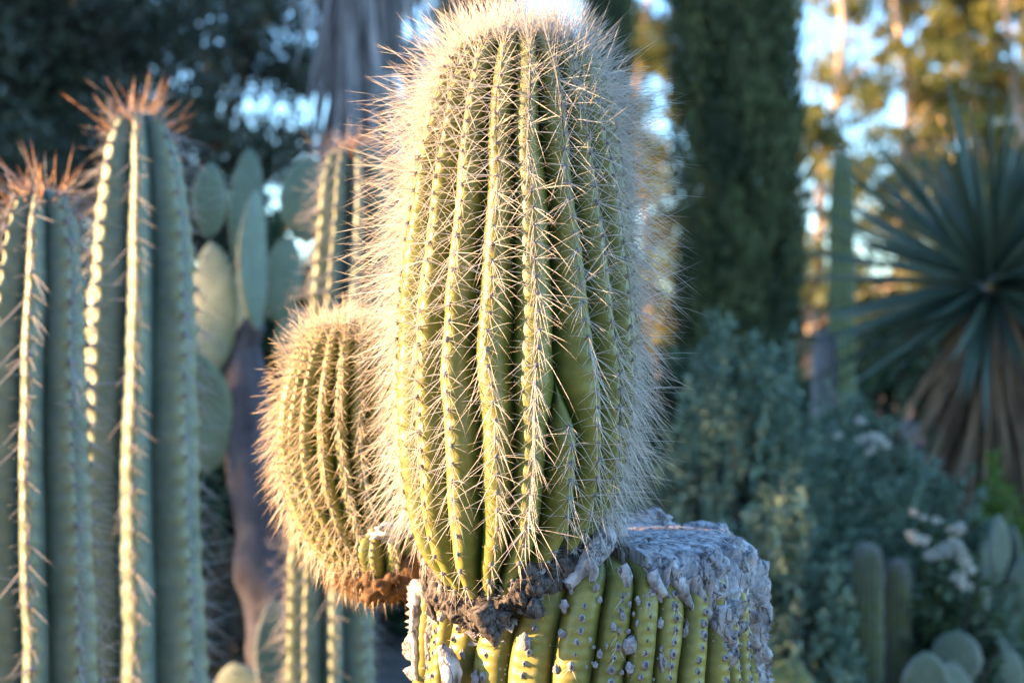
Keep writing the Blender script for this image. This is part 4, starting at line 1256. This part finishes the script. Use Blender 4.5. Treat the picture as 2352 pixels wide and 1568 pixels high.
def cypress(label, x, y, H, r0, n, seed):
    g = np.random.default_rng(seed)
    root = thing('cypress_tree', label, 'tree', (x, y, 0), 'cypress trees')
    nt_ = 760
    zz = g.uniform(.2, H * .95, nt_) ; an = g.uniform(0, 2 * math.pi, nt_)
    prof = lambda z: r0 * np.clip(np.minimum(.55 + z / (H * .18), 1) * np.clip((H - z) / (H * .35), 0, 1) ** .6, .03, 1)
    rc = prof(zz) * (.06 + .89 * g.random(nt_) ** .6)
    C = np.stack([rc * np.cos(an), rc * np.sin(an), zz], -1)
    k = g.integers(nt_, size=n)
    v = g.random(n)
    wd = .12 * np.sin(np.pi * np.clip(v, .03, .97)) ** .7
    P = C[k] + np.stack([g.normal(0, 1, n) * wd * .55, g.normal(0, 1, n) * wd * .55, (v - .3) * 1.25], -1)
    D = norm(np.stack([np.cos(an)[k] * .35, np.sin(an)[k] * .3, np.ones(n)], -1) + g.normal(0, .22, (n, 3)))
    V, F = leaves(P, D, g.uniform(.06, .12, n), .012, .2, g)
    cl = g.random(nt_)
    link('crown', mesh_data('crown', V, F, M_CYP, False, None, {'tint': np.repeat(np.clip(cl[k] ** 1.6 * .85 + g.random(n) * .2, 0, 1), 4)}), root)
    V, F = tube(np.array([[0, 0, -.1], [0, 0, H * .5], [0, 0, H * .93]]), [.16, .10, .02], 10)
    link('trunk', mesh_data('trunk', V, F, M_DARKTRUNK), root)
    return root
a_ = px(1692, 784, 11.0); cypress('broad dark cypress column standing right of the main cactus', a_[0], a_[1], 9.0, .50, 110000, 51)
a_ = px(1398, 784, 15.0); cypress('narrow dark cypress rising behind the top of the main cactus', a_[0], a_[1], 10.0, .25, 40000, 52)

def eucalyptus(label, x, y, H, seed, lean=0.0, dens=1.0, low=.06):
    g = np.random.default_rng(seed)
    root = thing('eucalyptus_tree', label, 'tree', (x, y, 0), 'sunlit eucalyptus trees')
    acc = Acc()
    s_ = np.linspace(0, 1, 9)
    tr = np.stack([lean * s_ * H * .3 + .4 * np.sin(s_ * 5 + seed) + .12 * np.sin(s_ * 17 + seed), .2 * np.cos(s_ * 3 + seed), s_ * H * .9 - .1], -1)
    V, F = tube(tr, .17 - .13 * s_, 12, seed, .1, 2); acc.add(V, F)
    C = []
    for k in range(60):
        u_ = low + (1 - low) * g.random() ** 1.5; st_ = np.array([np.interp(u_, s_, tr[:, c]) for c in range(3)])
        az = g.uniform(0, 2 * math.pi); ln_ = g.uniform(.8, 3.2) * (1.1 - .5 * u_)
        en = st_ + np.array([math.cos(az) * ln_, math.sin(az) * ln_, g.uniform(.2, 1.3)])
        mid = (st_ + en) / 2 + [0, 0, g.uniform(-.1, .4)]
        V, F = tube(np.array([st_, mid, en]), [.05 * (1.2 - u_), .03, .01], 6); acc.add(V, F)
        for q_ in range(4):
            C.append(en * g.uniform(.55, 1.0) + (1 - 1) * st_ + g.normal(0, .45, 3) if False else st_ + (en - st_) * g.uniform(.5, 1.1) + g.normal(0, .4, 3))
    C = np.array(C); n = int(27000 * dens)
    sz = g.uniform(.25, .75, len(C))
    P, k = crown_points(g, C, np.stack([sz, sz, sz * .8], -1), n)
    D = norm(g.normal(0, .5, (n, 3)) + np.array([0, 0, -1.0]))
    V, F = leaves(P, D, g.uniform(.18, .32, n), .04, .1, g)
    cl = g.random(len(C))
    link('crown', mesh_data('crown', V, F, M_EUC, False, None, {'tint': np.repeat(np.clip(cl[k] * .75 + g.random(n) * .3, 0, 1), 4)}), root)
    link('trunk', acc.data('trunk', [M_EUCTRUNK]), root)
for (xp, d, H, sd, ln_, de, lab) in [(1895, 36, 17, 61, .02, .55, 'sunlit eucalyptus with pale orange trunk just right of the broad cypress'),
                                     (2075, 38, 18, 62, -.12, .65, 'sunlit eucalyptus with leaning slender trunk above the yucca'),
                                     (2215, 41, 19, 63, .03, 1.4, 'golden leafy eucalyptus over the yucca, in the upper right'),
                                     (2350, 37, 18, 64, -.03, 1.4, 'golden leafy eucalyptus at the upper right corner'),
                                     (1490, 40, 17, 65, .03, .9, 'sunlit eucalyptus seen between the two cypresses'),
                                     (2180, 52, 20, 66, .0, 1.0, 'further eucalyptus behind the leaning one above the yucca'),
                                     (2480, 44, 19, 67, .0, 1.2, 'eucalyptus beyond the right edge of the view')]:
    a_ = px(xp, 784, d); eucalyptus(lab, a_[0], a_[1], H, sd, ln_, de)

# far wood closing the view at eye level
g = np.random.default_rng(88)
n = 60000
xx = g.uniform(-60, 70, n); hh = 3.2 + 1.6 * noise3(np.stack([xx * .18, xx * 0, xx * 0], -1), 1, 4) + 1.0 * noise3(np.stack([xx * .7, xx * 0, xx * 0], -1), 1, 14)
P = np.stack([xx, 62 + g.normal(0, 1.5, n), hh * g.random(n) ** .7], -1)
V, F = leaves(P, g.normal(size=(n, 3)), g.uniform(.3, .6, n), .12, .2, g)
o = link('far_woodland', mesh_data('far_woodland', V, F, M_OAK, False, None, {'tint': np.repeat(g.random(n), 4)}), kind='stuff')
o['label'] = 'low dark woodland closing the view far behind the garden'; o['category'] = 'woodland'
